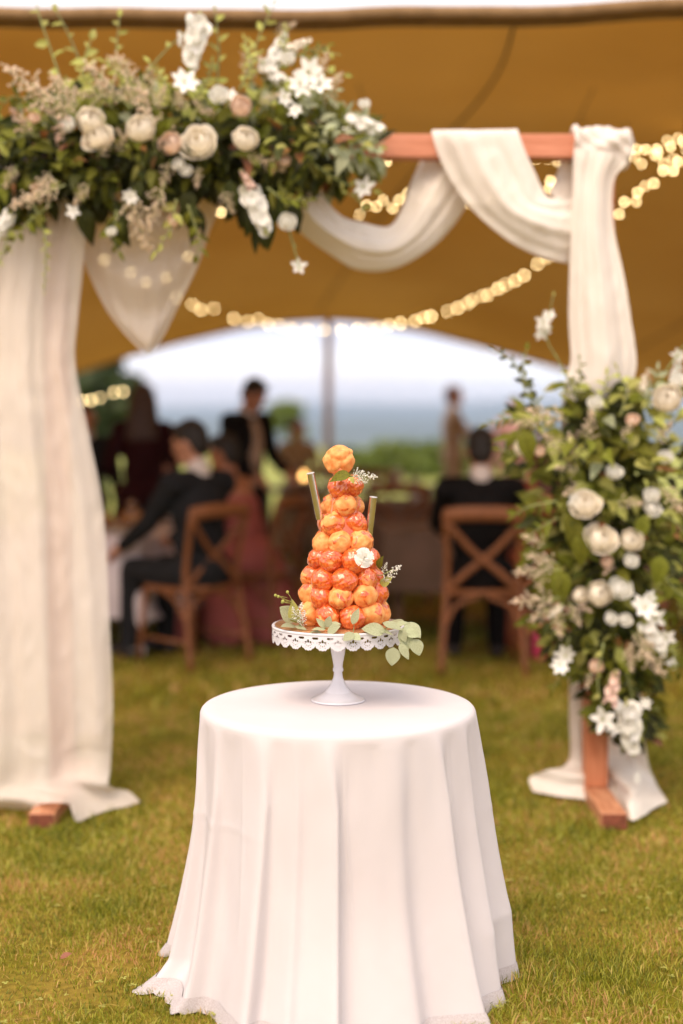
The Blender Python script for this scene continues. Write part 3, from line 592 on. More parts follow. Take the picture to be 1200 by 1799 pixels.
# left curtain
rows = [[(-95, 262, 5.30), (0, 258, 5.29), (80, 258, 5.29), (150, 262, 5.30)], [(-95, 330, 5.26), (0, 330, 5.24), (80, 330, 5.24), (152, 330, 5.26)],
        [(-95, 450, 5.26), (0, 450, 5.22), (80, 450, 5.22), (148, 450, 5.26)], [(-100, 560, 5.26), (0, 560, 5.2), (80, 560, 5.21), (137, 560, 5.26)],
        [(-100, 640, 5.26), (0, 640, 5.2), (80, 640, 5.2), (133, 640, 5.26)], [(-105, 760, 5.24), (0, 760, 5.18), (90, 760, 5.2), (156, 760, 5.26)],
        [(-110, 900, 5.24), (0, 900, 5.18), (95, 900, 5.2), (182, 900, 5.26)], [(-115, 1080, 5.24), (0, 1080, 5.17), (100, 1080, 5.2), (192, 1080, 5.26)],
        [(-120, 1240, 5.22), (0, 1240, 5.16), (100, 1240, 5.2), (198, 1240, 5.25)], [(-125, 1340, 5.2), (0, 1340, 5.14), (100, 1340, 5.2), (194, 1345, 5.25)],
        [(-130, 1385, 5.2), (0, 1385, 5.13), (80, 1380, 5.16), (140, 1375, 5.2), (192, 1378, 5.22)], [(-132, 1408, None, .05), (0, 1405, None, .07), (80, 1395, None, .10), (150, 1400, None, .06), (225, 1388, None, .05)],
        [(-132, 1424, None), (0, 1422, None), (50, 1420, None, .03), (80, 1412, None, .09), (125, 1412, None, .09), (135, 1440, None, .03), (180, 1428, None), (246, 1408, None)]]
cur = thing('sheer_curtain', gnd(80, 1410), 'long sheer ivory curtain covering the flowered end post and pooling on grass', 'curtain')
v, f = sheet(rows, 110, 150, [lambda u, v: 0.018*S(2*np.pi*(3.3*u+0.25*S(3*v)))*(0.4+0.6*v), lambda u, v: 0.004*S(2*np.pi*8*u+2*S(4*v))*np.minimum(1, 1.6-v), lambda u, v: 0.006*S(40*v+9*u)*(v > .86)], (0.15, -1, 0))
ob('front_layer', mesh('front_layer', v, f, M['sheer2']), cur)
rows2 = [[(x, y, (Y or 5.3)+0.30) for x, y, Y in [(q[0]*0.93, min(q[1], 1230), q[2]) for q in r]] for r in rows[:9]] + [[(-118, 1290, 5.48), (0, 1290, 5.5), (95, 1290, 5.5), (178, 1290, 5.48)]]
v, f = sheet(rows2, 80, 90, [lambda u, v: 0.02*S(2*np.pi*(2.5*u+.2*S(2*v))+1)], (0, -1, 0))
ob('back_layer', mesh('back_layer', v, f, M['sheer2']), cur)
# pointed scarf under the flowers
sf = thing('sheer_scarf', pix(262, 622, 5.32), 'sheer ivory scarf hanging to a point below the flowers', 'drape')
rows = [[(115, 262, 5.34), (260, 275, 5.30), (400, 262, 5.34)], [(128, 350, 5.36), (260, 375, 5.28), (394, 345, 5.36)], [(142, 435, 5.36), (258, 452, 5.27), (370, 402, 5.36)], [(160, 490, 5.36), (257, 515, 5.28), (348, 468, 5.36)],
        [(192, 552, 5.36), (260, 574, 5.30), (313, 540, 5.36)], [(232, 600, 5.35), (262, 612, 5.32), (284, 598, 5.35)], [(254, 619, 5.34), (262, 623, 5.33), (268, 619, 5.34)]]
v, f = sheet(rows, 60, 80, [lambda u, v: 0.014*S(2*np.pi*3.5*v+5*(u-.5)**2*4)*S(np.pi*u), lambda u, v: 0.008*S(2*np.pi*6*u+3*v)*(1-v)])
ob('cloth', mesh('cloth', v, f, M['sheer2']), sf)
# swag over the beam
sw = thing('fabric_swag', pix(650, 470, 5.3), 'ivory fabric swag looped over the bare crossbeam', 'drape')
def band(st, nu, nv, bulge=0.06, folds=()):
    rows = []
    for a, b, Y in st:
        mxp = ((a[0]+b[0])/2, (a[1]+b[1])/2); rows.append([(a[0], a[1], Y), (a[0]*.72+b[0]*.28, a[1]*.72+b[1]*.28, Y-bulge*.8), (*mxp, Y-bulge), (a[0]*.28+b[0]*.72, a[1]*.28+b[1]*.72, Y-bulge*.8), (b[0], b[1], Y)])
    return sheet(rows, nu, nv, folds)
st1 = [((530, 262), (455, 280), 5.36), ((548, 305), (490, 350), 5.36), ((572, 350), (525, 405), 5.37), ((602, 380), (575, 444), 5.38), ((640, 391), (628, 474), 5.39), ((682, 398), (690, 473), 5.40), ((704, 370), (752, 440), 5.42), ((722, 320), (800, 392), 5.44), ((744, 272), (838, 330), 5.46), ((765, 238), (890, 262), 5.46), ((772, 231), (902, 232), 5.445)]
v, f = band(st1, 46, 110, 0.075, [lambda u, v: 0.009*S(2*np.pi*2.2*u+2*v)*S(np.pi*u), lambda u, v: 0.0025*S(2*np.pi*6*u-3*v)])
ob('lower_loop', mesh('lower_loop', v, f, M['sheer']), sw)
st2 = [((905, 231), (768, 231), 5.44), ((908, 228), (764, 229), 5.38), ((910, 231), (759, 233), 5.318), ((921, 262), (770, 272), 5.31), ((941, 305), (797, 325), 5.31), ((962, 345), (842, 382), 5.31), ((990, 345), (915, 436), 5.32), ((1015, 335), (1000, 463), 5.36), ((1040, 330), (1040, 440), 5.40)]
v, f = band(st2, 46, 100, 0.045, [lambda u, v: 0.008*S(2*np.pi*1.7*u+3*v)*S(np.pi*u)*np.minimum(1, 4*v), lambda u, v: 0.0025*S(2*np.pi*5*u+2)*np.minimum(1, 4*v)])
ob('upper_fold', mesh('upper_fold', v, f, M['sheer']), sw)
st3 = [((983, 262), (1012, 262), 5.43), ((980, 300), (1014, 310), 5.43), ((966, 338), (1014, 372), 5.41), ((985, 350), (1016, 420), 5.40)]
v, f = band(st3, 16, 30, 0.02); ob('back_fold', mesh('back_fold', v, f, M['sheer']), sw)
# right drape
rd = thing('sheer_drape', gnd(1085, 1400), 'ivory drape knotted round the bare beam end and falling behind the flowered post', 'curtain')
rows = [[(1008, 262, 5.29), (1030, 262, 5.275), (1070, 268, 5.275), (1100, 285, 5.30)], [(1006, 315, 5.30), (1030, 315, 5.265), (1055, 318, 5.27), (1077, 322, 5.31)], [(1002, 400, 5.31), (1025, 400, 5.26), (1055, 400, 5.26), (1078, 400, 5.31)],
        [(999, 480, 5.31), (1028, 480, 5.25), (1062, 480, 5.25), (1094, 480, 5.31)], [(998, 560, 5.31), (1030, 560, 5.24), (1072, 560, 5.24), (1107, 560, 5.31)], [(1001, 635, 5.31), (1034, 640, 5.24), (1080, 640, 5.24), (1117, 636, 5.31)],
        [(988, 690, 5.32), (1030, 700, 5.27), (1072, 700, 5.27), (1108, 690, 5.32)], [(985, 780, 5.42), (1030, 790, 5.44), (1080, 790, 5.44), (1112, 780, 5.42)], [(992, 950, 5.47), (1030, 950, 5.46), (1080, 950, 5.46), (1116, 950, 5.47)],
        [(998, 1130, 5.48), (1030, 1130, 5.46), (1080, 1130, 5.46), (1122, 1130, 5.47)], [(999, 1250, 5.48), (1030, 1250, 5.47), (1080, 1250, 5.46), (1128, 1250, 5.45)], [(998, 1335, 5.48), (1030, 1335, 5.48), (1080, 1335, 5.46), (1136, 1330, 5.42)],
        [(960, 1352, None, .10), (1020, 1362, None, .10), (1082, 1385, None, .05), (1110, 1385, None, .10), (1150, 1372, None, .04)], [(930, 1366, None, .05), (1010, 1385, None, .05), (1080, 1400, None, .03), (1108, 1410, None, .07), (1166, 1398, None, .03)], [(936, 1390, None), (1010, 1402, None), (1080, 1414, None), (1112, 1440, None), (1172, 1408, None)]]
v, f = sheet(rows, 60, 170, [lambda u, v: 0.010*S(2*np.pi*2*u+2*S(3*v)), lambda u, v: 0.0025*S(2*np.pi*6*u+v*3)])
fall = ob('fall', mesh('fall', v, f, M['sheer']), rd)
g = G(); g.add(*box(*(lambda p: (p.x-.012, p.x+.012, p.y-.004, p.y-.002, p.z-.02, p.z+.02))(pix(1119, 1366, 5.17)))); g.obj('care_tag', M['white'], fall, False)
# the knot, a fold wound round the beam end
prof = []; n = 40; kx0, kx1 = pix(1004, 250, 5.37).x, pix(1112, 250, 5.37).x; v = []; seg = 36; cz = (beam_top+beam_bot)/2
for j in range(n):
    t = j/(n-1); x = kx0+(kx1-kx0)*t
    for i in range(seg):
        q = 2*math.pi*i/seg; rr = 0.066+0.010*math.sin(9*q+7*t*3)*0.6+0.008*math.sin(4*q-9*t)
        rr += 0.014*math.exp(-((t-.06)/.05)**2)*max(0, math.sin(q))*1.5
        rr *= 1-0.7*max(0, (t-0.86)/0.14)**2; low = 1.0 + 0.5*max(0, -math.sin(q))*math.sin(math.pi*t)**0.7
        v.append((x, AY-0.005-rr*math.cos(q)*1.05, cz+rr*math.sin(q)*low))
v.append((kx1+0.004, AY, cz)); f = gridf(seg, n, True)+[((n-1)*seg+i, (n-1)*seg+(i+1) % seg, len(v)-1) for i in range(seg)]
ob('knot', mesh('knot', v, f, M['sheer']), rd)

# ---------------------------------------------------------------- garland on the beam
gar = thing('flower_garland', pix(300, 260, 5.27), 'lush garland of cream roses and greenery on top of the arch', 'garland')
B = Bouquet(gar)
def up_ext(x): return np.interp(x, [-60, 0, 60, 200, 350, 480, 560, 620, 690], [200, 185, 165, 150, 150, 140, 150, 205, 245])
def lo_ext(x): return np.interp(x, [-60, 0, 60, 150, 250, 350, 420, 470, 520, 580, 640, 690], [400, 395, 380, 375, 355, 345, 370, 380, 350, 335, 315, 285])
for i in range(2600):
    x = random.uniform(-70, 665) if i % 5 else random.uniform(0, 560); a, b = up_ext(x), lo_ext(x); c, h = (a+b)/2, (b-a)/2
    ph = random.uniform(-math.pi, math.pi); rr = math.sqrt(random.uniform(0.12, 1))
    yy = c - h*rr*math.sin(ph)*0.92; Yd = 5.27 - 0.27*rr*math.cos(ph)*math.sqrt(max(.15, 1-((yy-c)/h)**2*.7))
    p = pix(x, yy, Yd)
    if rr > .6 and mnoise.noise(p*7.0) < -0.08: continue
    out = Vector((random.uniform(-.6, .6)+(0.5 if x > 560 else 0), -math.cos(ph), math.sin(ph)*1.1))
    out += Vector((0, 0, -0.35 if yy > c else 0.15)); t = (yy-a)/(b-a); q = random.random()
    kind = ('lime' if q < .48 else 'euc' if q < .6 else 'mid' if q < .92 else 'dark') if t < .34 else (('dark' if q < .48 else 'mid' if q < .84 else 'lime' if q < .94 else 'rust') if t > .55 else ('dark' if q < .42 else 'mid' if q < .84 else 'rust' if q < .9 else 'lime'))  # lit top and shaded underside put into the choice of leaf colour
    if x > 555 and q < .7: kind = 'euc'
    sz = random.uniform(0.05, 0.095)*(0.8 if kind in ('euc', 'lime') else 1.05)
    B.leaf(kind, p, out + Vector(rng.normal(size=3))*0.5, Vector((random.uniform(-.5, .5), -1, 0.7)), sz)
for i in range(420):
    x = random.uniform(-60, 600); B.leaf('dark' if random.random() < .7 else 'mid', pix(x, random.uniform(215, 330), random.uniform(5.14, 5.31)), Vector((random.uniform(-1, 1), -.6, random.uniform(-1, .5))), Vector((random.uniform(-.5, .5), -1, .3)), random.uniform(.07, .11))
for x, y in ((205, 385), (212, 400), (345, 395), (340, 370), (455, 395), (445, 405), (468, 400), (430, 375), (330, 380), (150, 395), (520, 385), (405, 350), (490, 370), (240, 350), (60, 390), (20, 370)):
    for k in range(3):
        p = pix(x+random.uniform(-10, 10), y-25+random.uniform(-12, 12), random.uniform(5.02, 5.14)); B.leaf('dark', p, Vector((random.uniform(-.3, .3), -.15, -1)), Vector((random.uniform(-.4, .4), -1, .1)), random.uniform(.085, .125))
FRD = Vector((0, -1, 0.12))
for x, y, kind, s, v, Y in ((160, 206, 'cream', .052, 0, 4.97), (166, 236, 'cream', .056, 1, 4.96), (245, 219, 'cream', .054, 0, 4.96), (297, 249, 'blush', .044, 0, 4.97), (346, 244, 'cream', .066, 1, 4.95), (432, 239, 'cream', .048, 0, 4.95), (385, 164, 'white', .036, 0, 5.0), (424, 184, 'blush', .040, 0, 5.0), (118, 216, 'white', .028, 0, 4.98),
                            (312, 286, 'white', .024, 0, 4.98), (326, 298, 'white', .022, 1, 4.98), (640, 180, 'white', .022, 0, 5.1), (505, 388, 'white', .034, 0, 5.0), (305, 385, 'blush', .026, 0, 4.98), (195, 405, 'white', .02, 0, 5.0), (505, 100, 'white', .028, 0, 5.1), (468, 112, 'white', .030, 1, 5.1), (8, 385, 'white', .03, 1, 5.0), (60, 205, 'blush', .022, 0, 5.0), (500, 280, 'blush', .024, 0, 5.0)):
    d = FRD+Vector((random.uniform(-.35, .35), 0, random.uniform(.1, .5))); me = ROSE[kind][v % len(ROSE[kind])]
    s *= .92; B.bloom('rose', me, pix(x, y, Y)-d.normalized()*s*0.3, d, s)
for x, y, s, Y in ((325, 145, .052, 5.0), (545, 128, .06, 5.05), (526, 150, .052, 5.05), (562, 150, .05, 5.05), (498, 172, .036, 5.04), (520, 195, .03, 5.04), (640, 330, .045, 5.08), (524, 468, .034, 5.06), (405, 168, .03, 5.05), (128, 372, .03, 5.0), (230, 345, .03, 5.0)):
    d = FRD+Vector((random.uniform(-.6, .6), 0, random.uniform(-.3, .5))); B.bloom('star_flower', random.choice(STAR), pix(x, y, Y), d, s)
for a, b, k, Y in (((352, 20), (334, 118), 'white', 5.08), ((318, 55), (316, 82), 'white', 5.1), ((600, 212), (672, 228), 'white', 5.08), ((436, 322), (468, 408), 'white', 4.99), ((470, 130), (500, 60), 'white', 5.15), ((500, 90), (545, 70), 'cream', 5.15), ((448, 338), (424, 300), 'pink', 4.98), ((500, 150), (462, 110), 'white', 5.1), ((20, 370), (-8, 420), 'white', 5.0)):
    B.along('flower_spike', random.choice(SPIKE[k]), pix(*a, Y), pix(*b, Y+random.uniform(-.05, .05)))
for a, b, Y in (((130, 215), (10, 118), 5.05), ((140, 210), (50, 150), 5.02), ((150, 200), (90, 130), 5.05), ((120, 190), (100, 250), 5.0), ((170, 275), (200, 240), 4.96), ((200, 265), (225, 235), 4.97), ((235, 330), (240, 400), 5.0), ((225, 340), (262, 440), 5.02), ((275, 270), (245, 150), 5.0), ((235, 190), (225, 150), 5.0), ((270, 195), (290, 150), 5.02), ((330, 200), (310, 160), 5.02), ((365, 205), (340, 175), 5.0), ((450, 180), (492, 165), 5.02), ((385, 200), (352, 195), 5.0), ((460, 280), (500, 300), 5.0), ((220, 250), (205, 225), 5.0), ((300, 280), (285, 330), 4.98), ((290, 320), (262, 400), 4.99), ((240, 150), (190, 100), 5.1), ((480, 60), (520, 40), 5.2), ((60, 240), (20, 190), 5.02), ((350, 290), (345, 330), 4.98), ((90, 300), (70, 330), 4.98), ((430, 270), (470, 285), 4.97), ((230, 190), (150, 110), 5.08), ((250, 170), (205, 95), 5.1), ((270, 180), (262, 118), 5.08), ((210, 180), (170, 140), 5.04), ((300, 190), (330, 150), 5.06), ((190, 170), (130, 165), 5.04), ((440, 150), (430, 80), 5.14), ((480, 150), (450, 95), 5.12), ((540, 160), (575, 95), 5.14), ((560, 190), (600, 130), 5.12), ((390, 330), (410, 375), 4.99), ((160, 320), (130, 360), 4.98), ((30, 290), (8, 330), 5.0), ((115, 325), (45, 350), 4.98), ((105, 330), (20, 362), 5.0), ((100, 315), (60, 325), 5.0)):
    B.along('astilbe_plume', random.choice(PLUME if random.random() < .93 else PLUMEP), pix(*a, Y), pix(*b, Y+random.uniform(-.04, .04)))
V_ = lambda pts, Y: [tuple(pix(x, y, Y)) for x, y in pts]
for pts, kind, n, s, Y in (([(120, 180), (90, 90), (65, 10), (75, -30)], 'lime', 8, .055, 5.1), ([(180, 160), (150, 110), (160, 70)], 'lime', 7, .06, 5.1), ([(220, 160), (205, 100), (210, 30)], 'lime', 9, .05, 5.12), ([(240, 150), (290, 90), (345, 40)], 'lime', 3, .04, 5.1), ([(380, 160), (385, 90), (378, 20)], 'lime', 8, .055, 5.15), ([(440, 150), (450, 80), (480, 10)], 'lime', 9, .055, 5.2),
                           ([(520, 170), (560, 130), (605, 132)], 'lime', 8, .045, 5.15), ([(540, 120), (560, 90), (590, 95)], 'lime', 8, .035, 5.2), ([(500, 110), (540, 90), (575, 80)], 'mid', 8, .04, 5.2), ([(60, 360), (80, 420), (78, 512)], 'lime', 14, .026, 5.0), ([(310, 350), (300, 400), (275, 440)], 'lime', 7, .055, 4.98), ([(330, 360), (350, 420), (346, 448)], 'mid', 7, .055, 5.0), ([(500, 380), (515, 430), (525, 468)], 'lime', 3, .02, 5.05),
                           ([(20, 380), (10, 430), (-10, 480)], 'lime', 8, .04, 5.0), ([(540, 280), (600, 320), (655, 335)], 'lime', 9, .05, 5.1), ([(560, 260), (620, 285), (672, 290)], 'euc', 12, .045, 5.1), ([(560, 240), (600, 250), (655, 262)], 'euc', 12, .04, 5.1), ([(560, 220), (610, 245), (668, 250)], 'euc', 10, .04, 5.05), ([(80, 200), (30, 170), (5, 185)], 'mid', 8, .06, 5.05), ([(60, 230), (10, 250), (-30, 260)], 'mid', 9, .07, 5.05),
                           ([(205, 370), (200, 420), (208, 440)], 'mid', 6, .06, 5.02), ([(90, 360), (50, 390), (20, 430)], 'mid', 8, .06, 5.0), ([(470, 330), (500, 350), (540, 350)], 'mid', 8, .06, 5.0), ([(30, 300), (0, 330), (-30, 360)], 'mid', 8, .06, 5.0), ([(150, 130), (120, 60), (100, 20)], 'lime', 5, .05, 5.15), ([(640, 372), (630, 350), (610, 340)], 'lime', 4, .03, 5.1), ([(250, 190), (225, 140), (185, 110)], 'lime', 16, .04, 5.08), ([(270, 190), (290, 150), (262, 110)], 'lime', 16, .04, 5.08), ([(200, 190), (160, 150), (140, 125)], 'lime', 14, .045, 5.06), ([(420, 160), (440, 110), (430, 70)], 'lime', 14, .045, 5.12), ([(470, 160), (500, 100), (500, 50)], 'lime', 14, .045, 5.14), ([(510, 200), (560, 170), (590, 160)], 'euc', 12, .05, 5.08), ([(340, 180), (365, 140), (372, 110)], 'lime', 12, .045, 5.1)):
    B.vine(V_(pts, Y), kind, n, s)
B.finish()

# ---------------------------------------------------------------- flowers on the right post
arr = thing('post_flowers', pix(1075, 1250, 5.25), 'tall cascade of white flowers and foliage tied to the bare beam end post', 'arrangement')
B = Bouquet(arr)
def half_w(y): return np.interp(y, [640, 690, 740, 800, 860, 930, 1000, 1080, 1140, 1200, 1260, 1310], [60, 115, 165, 170, 150, 140, 145, 140, 115, 85, 55, 20])
def mid_x(y): return np.interp(y, [640, 760, 860, 1000, 1140, 1260], [1075, 1052, 1065, 1068, 1085, 1102])
for i in range(2600):
    y = random.uniform(660, 1290); hw = half_w(y)
    if random.random() > hw/170+.1: continue
    ph = random.uniform(-math.pi, math.pi); rr = math.sqrt(random.uniform(.12, 1)); x = mid_x(y)+hw*rr*math.sin(ph); Yd = 5.27-0.26*(hw/150)*rr*math.cos(ph)
    q = random.random(); t = (y-660)/600
    if rr > .55 and mnoise.noise(pix(x, y, Yd)*7.0) < -0.02: continue
    if y < 715 and rr > .3 and random.random() < .6: continue
    kind = ('lime' if q < .38 else 'mid' if q < .82 else 'dark' if q < .94 else 'euc') if t < .25 else ('dark' if q < .32 else 'mid' if q < .72 else 'lime' if q < .95 else 'rust')  # lit upper part painted by mixing in more lime leaves there
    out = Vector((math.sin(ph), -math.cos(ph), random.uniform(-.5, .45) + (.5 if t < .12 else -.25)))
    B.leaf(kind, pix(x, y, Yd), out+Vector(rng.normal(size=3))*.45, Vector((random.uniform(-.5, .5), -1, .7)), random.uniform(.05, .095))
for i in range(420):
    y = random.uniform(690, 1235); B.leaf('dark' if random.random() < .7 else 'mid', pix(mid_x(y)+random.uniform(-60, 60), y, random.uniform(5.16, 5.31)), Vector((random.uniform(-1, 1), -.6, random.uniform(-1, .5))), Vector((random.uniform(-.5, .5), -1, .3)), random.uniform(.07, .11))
for x, y, kind, s, v, Y in ((1060, 941, 'cream', .056, 1, 4.97), (1028, 880, 'cream', .052, 1, 4.98), (1111, 947, 'cream', .04, 0, 4.98), (1056, 1041, 'cream', .046, 0, 4.98), (1092, 1030, 'white', .042, 0, 4.98), (1022, 1045, 'cream', .03, 0, 5.0), (1172, 697, 'cream', .05, 0, 5.02), (1081, 826, 'white', .03, 0, 4.99), (1145, 868, 'white', .028, 0, 5.0), (1150, 890, 'white', .03, 1, 5.0), (1045, 706, 'white', .026, 0, 5.02),
                            (1110, 984, 'white', .026, 0, 4.98), (1112, 735, 'blush', .024, 0, 5.02), (1170, 800, 'white', .026, 0, 5.05), (920, 785, 'cream', .032, 0, 5.02), (1048, 1170, 'blush', .026, 0, 5.0), (1075, 1085, 'white', .024, 0, 4.98), (1100, 1088, 'white', .024, 0, 4.98), (948, 790, 'blush', .022, 0, 5.0), (1066, 985, 'blush', .022, 0, 4.98), (1190, 665, 'white', .028, 0, 5.05)):
    d = FRD+Vector((random.uniform(-.35, .35), 0, random.uniform(.15, .6))); me = ROSE[kind][v % len(ROSE[kind])]
    B.bloom('rose', me, pix(x, y, Y)-d.normalized()*s*.3, d, s)
for x, y, s, Y in ((956, 566, .036, 5.1), (952, 582, .034, 5.1), (966, 555, .028, 5.1), (1192, 625, .03, 5.1), (1188, 645, .03, 5.1), (1061, 1263, .055, 4.99), (1078, 1280, .03, 5.0), (1130, 1068, .055, 5.0), (1150, 1085, .045, 5.0), (992, 1150, .042, 5.0), (985, 1170, .035, 5.0), (1140, 1050, .035, 5.0), (1170, 1120, .04, 5.0), (1135, 1235, .025, 5.05), (1010, 880, .03, 5.0), (1180, 1165, .025, 5.1)):
    B.bloom('star_flower', random.choice(STAR), pix(x, y, Y), FRD+Vector((random.uniform(-.6, .6), 0, random.uniform(-.5, .4))), s)
for a, b, k, Y in (((1100, 1225), (1112, 1322), 'white', 5.0), ((1130, 1090), (1168, 1150), 'white', 5.0), ((1070, 1245), (1082, 1180), 'pink', 4.99), ((1130, 690), (1132, 660), 'cream', 5.05), ((990, 1060), (965, 1085), 'cream', 5.0)):
    B.along('flower_spike', random.choice(SPIKE[k]), pix(*a, Y), pix(*b, Y))
for a, b, Y in (((985, 1000), (905, 1005), 5.0), ((980, 990), (925, 975), 5.0), ((975, 1010), (940, 1030), 5.0), ((985, 1050), (900, 1058), 5.0), ((990, 1060), (930, 1090), 5.0), ((1000, 1055), (1020, 1100), 4.98), ((975, 1065), (985, 1120), 5.0), ((1010, 1060), (1040, 1075), 4.98), ((1000, 740), (925, 720), 5.0), ((990, 800), (955, 760), 5.0), ((1020, 830), (975, 820), 5.0), ((1010, 810), (1000, 760), 5.0), ((1125, 700), (1140, 650), 5.05), ((1110, 1110), (1165, 1185), 5.0), ((1120, 1100), (1140, 1160), 5.0), ((1105, 1130), (1110, 1180), 5.0), ((1080, 880), (1130, 885), 4.98), ((1160, 850), (1200, 900), 5.0), ((1080, 985), (1060, 1010), 4.97), ((1090, 780), (1110, 740), 5.0), ((1150, 780), (1180, 740), 5.02), ((960, 960), (918, 940), 5.0), ((960, 740), (905, 745), 5.02), ((1030, 780), (1040, 720), 5.0), ((1020, 850), (990, 870), 5.0), ((1040, 1180), (1030, 1210), 5.0)):
    B.along('astilbe_plume', random.choice(PLUME if random.random() < .88 else PLUMEP), pix(*a, Y), pix(*b, Y+random.uniform(-.04, .04)))
for pts, kind, n, s, Y in (([(1015, 700), (985, 640), (960, 590), (972, 520)], 'lime', 4, .03, 5.1), ([(1130, 720), (1165, 660), (1192, 620), (1215, 590)], 'lime', 4, .035, 5.1), ([(960, 740), (925, 690), (905, 640), (868, 615)], 'dark', 12, .05, 5.1), ([(950, 720), (920, 660), (925, 615)], 'mid', 9, .04, 5.1), ([(960, 760), (900, 735), (858, 745)], 'mid', 10, .055, 5.05), ([(980, 780), (920, 800), (880, 790)], 'mid', 9, .06, 5.05), ([(980, 880), (930, 890), (905, 905)], 'mid', 12, .05, 5.05), ([(980, 910), (945, 930), (930, 945)], 'mid', 10, .05, 5.05),
                           ([(1130, 720), (1150, 680), (1155, 650)], 'euc', 8, .06, 5.08), ([(1010, 700), (1020, 660), (1018, 630)], 'mid', 6, .035, 5.12), ([(1100, 1180), (1115, 1250), (1105, 1300)], 'dark', 9, .06, 5.08), ([(1060, 1130), (1050, 1200), (1062, 1255)], 'lime', 4, .03, 5.0), ([(1000, 1120), (985, 1180), (970, 1215)], 'mid', 8, .04, 5.05), ([(1030, 720), (1060, 690), (1065, 660)], 'lime', 8, .045, 5.05), ([(1090, 730), (1100, 690), (1085, 650)], 'lime', 7, .045, 5.08), ([(1160, 1000), (1190, 1040), (1230, 1060)], 'mid', 8, .06, 5.05), ([(1150, 900), (1190, 920), (1220, 960)], 'mid', 8, .06, 5.05), ([(1140, 1100), (1180, 1140), (1190, 1180)], 'mid', 8, .05, 5.05)):
    B.vine(V_(pts, Y), kind, n, s)
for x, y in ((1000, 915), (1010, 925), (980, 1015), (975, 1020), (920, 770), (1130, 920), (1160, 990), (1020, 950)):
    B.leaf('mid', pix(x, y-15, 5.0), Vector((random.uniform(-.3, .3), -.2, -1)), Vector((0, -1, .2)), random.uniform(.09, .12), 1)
B.finish()

# ================================================================ the cake table
TC = gnd(594, 1238, 0.71); TR, TZ = 0.350, 0.71
tb = thing('pedestal_table', (TC.x, TC.y, 0), 'round pedestal table hidden under the white floor-length cloth', 'table')
g = G(); g.add(*lathe([(0, 0.672), (TR-.012, 0.672), (TR-.006, 0.68), (TR-.006, 0.699), (TR-.012, 0.704), (0, 0.704)], 64, (TC.x, TC.y, 0))); g.obj('tabletop', M['table_wood'], tb)
g = G(); g.add(*lathe([(0.0, 0.0), (0.2, 0), (0.2, 0.03), (0.05, 0.05), (0.03, 0.09), (0.03, 0.66), (0.1, 0.672)], 32, (TC.x, TC.y, 0))); g.obj('pedestal', M['table_wood'], tb)
NA, NR = 540, 96
# fold ridges: (angle deg, width deg, strength); -90 deg faces the camera
FOLD = [(-168, 8, .9), (-148, 7, .8), (-122, 7, 1.0), (-107, 5, .5), (-95, 6, .95), (-70, 9, .5), (-50, 6, .95), (-32, 7, .8), (-12, 8, 1.0), (14, 9, .9), (38, 9, 1), (62, 9, 1), (88, 10, 1), (112, 9, 1), (138, 9, 1), (163, 8, 1)]
def fold_f(a):
    s = 0
    for c, wd, st in FOLD:
        d = (a-c+180) % 360-180; s += st*math.exp(-(d/wd)**2)*(1+0.35*math.tanh(d/wd*2.2)*math.exp(-(d/wd)**2))
    return s
ff = np.array([fold_f(-180+360*i/NA) for i in range(NA)])
cv = []; hem = []
for j in range(NR+1):
    for i in range(NA):
        a = R(-180+360*i/NA); ad = -180+360*i/NA
        if j <= 10:
            r = (TR-0.004)*(j/10)**0.8; z = TZ
        else:
            t = (j-10)/(NR-10); s = t*0.775                       # cloth length travelled past the rim
            if s < 0.03: q = s/0.03; r = TR-0.004+0.014*math.sin(q*1.4); z = TZ-0.016*(1-math.cos(q*1.4))-0.004*q
            else:
                h = (s-0.03)/0.745
                flare = 0.026*h+0.075*h**2.6+0.02*h*math.exp(-((ad+92)/45)**2)-0.028*h*math.exp(-(((ad+168+180) % 360-180)/40)**2); amp = 0.072*h**0.6
                r = TR+0.010+flare+amp*(ff[i]-0.42) + 0.006*math.sin(3*a+5*h)*h
                if amp > 0: r += 0.0035*math.sin(11*a+6*h+2*math.sin(5*h))*h
                z = TZ-0.020-(s-0.03)*0.955
                # the puddled tail at the left
                tl = math.exp(-(((ad+163+180) % 360-180)/13)**2)
                if h > 0.86: e = (h-0.86)/0.14; r += tl*0.06*e**1.1; 
                rt = math.exp(-(((ad+18+180) % 360-180)/14)**2)
                r -= rt*0.05*max(0, h-0.72)/0.28
                z += rt*0.03*max(0, h-.7)
            z = max(z, 0.006+0.004*(1+math.sin(9*a)))
        if j > 60: z += 0.0
        if j > 14:
            r += 0.006*h*mnoise.noise(Vector((math.cos(a)*3.2, math.sin(a)*3.2, z*3.0)))+0.0022*mnoise.noise(Vector((math.cos(a)*9, math.sin(a)*9, z*7)))
            r += 0.0022*math.exp(-((z-0.455)/.006)**2)*min(1, max(0, math.sin(2*a+.8)))
            for cr_, wd_ in ((-127, .7), (-38, .6), (-84, .5)): r += 0.003*math.exp(-((ad-cr_-6*(h-.5))/wd_)**2)*math.sin(math.pi*min(1, h*1.3))
        if j > 12: a += 0.085*(ff[i]-.4)*min(1, (j-12)/20.)
        cv.append((TC.x+r*math.cos(a), TC.y+r*math.sin(a), z+(0.0007*math.sin(40*a)*math.sin(j) if j > 12 else 0)))
cloth = thing('tablecloth', (TC.x, TC.y, 0), 'white linen cloth falling in folds over the small round cake table', 'tablecloth')
cf = gridf(NA, NR+1, True); ob('linen', mesh('linen', cv, cf, M['linen']), cloth)
last = np.array(cv[-NA:]); prev = np.array(cv[-2*NA:-NA]); cxy = np.array((TC.x, TC.y))
hv = []; rowsn = 5; up_ = np.array(cv[-8*NA:-7*NA])
K = 2
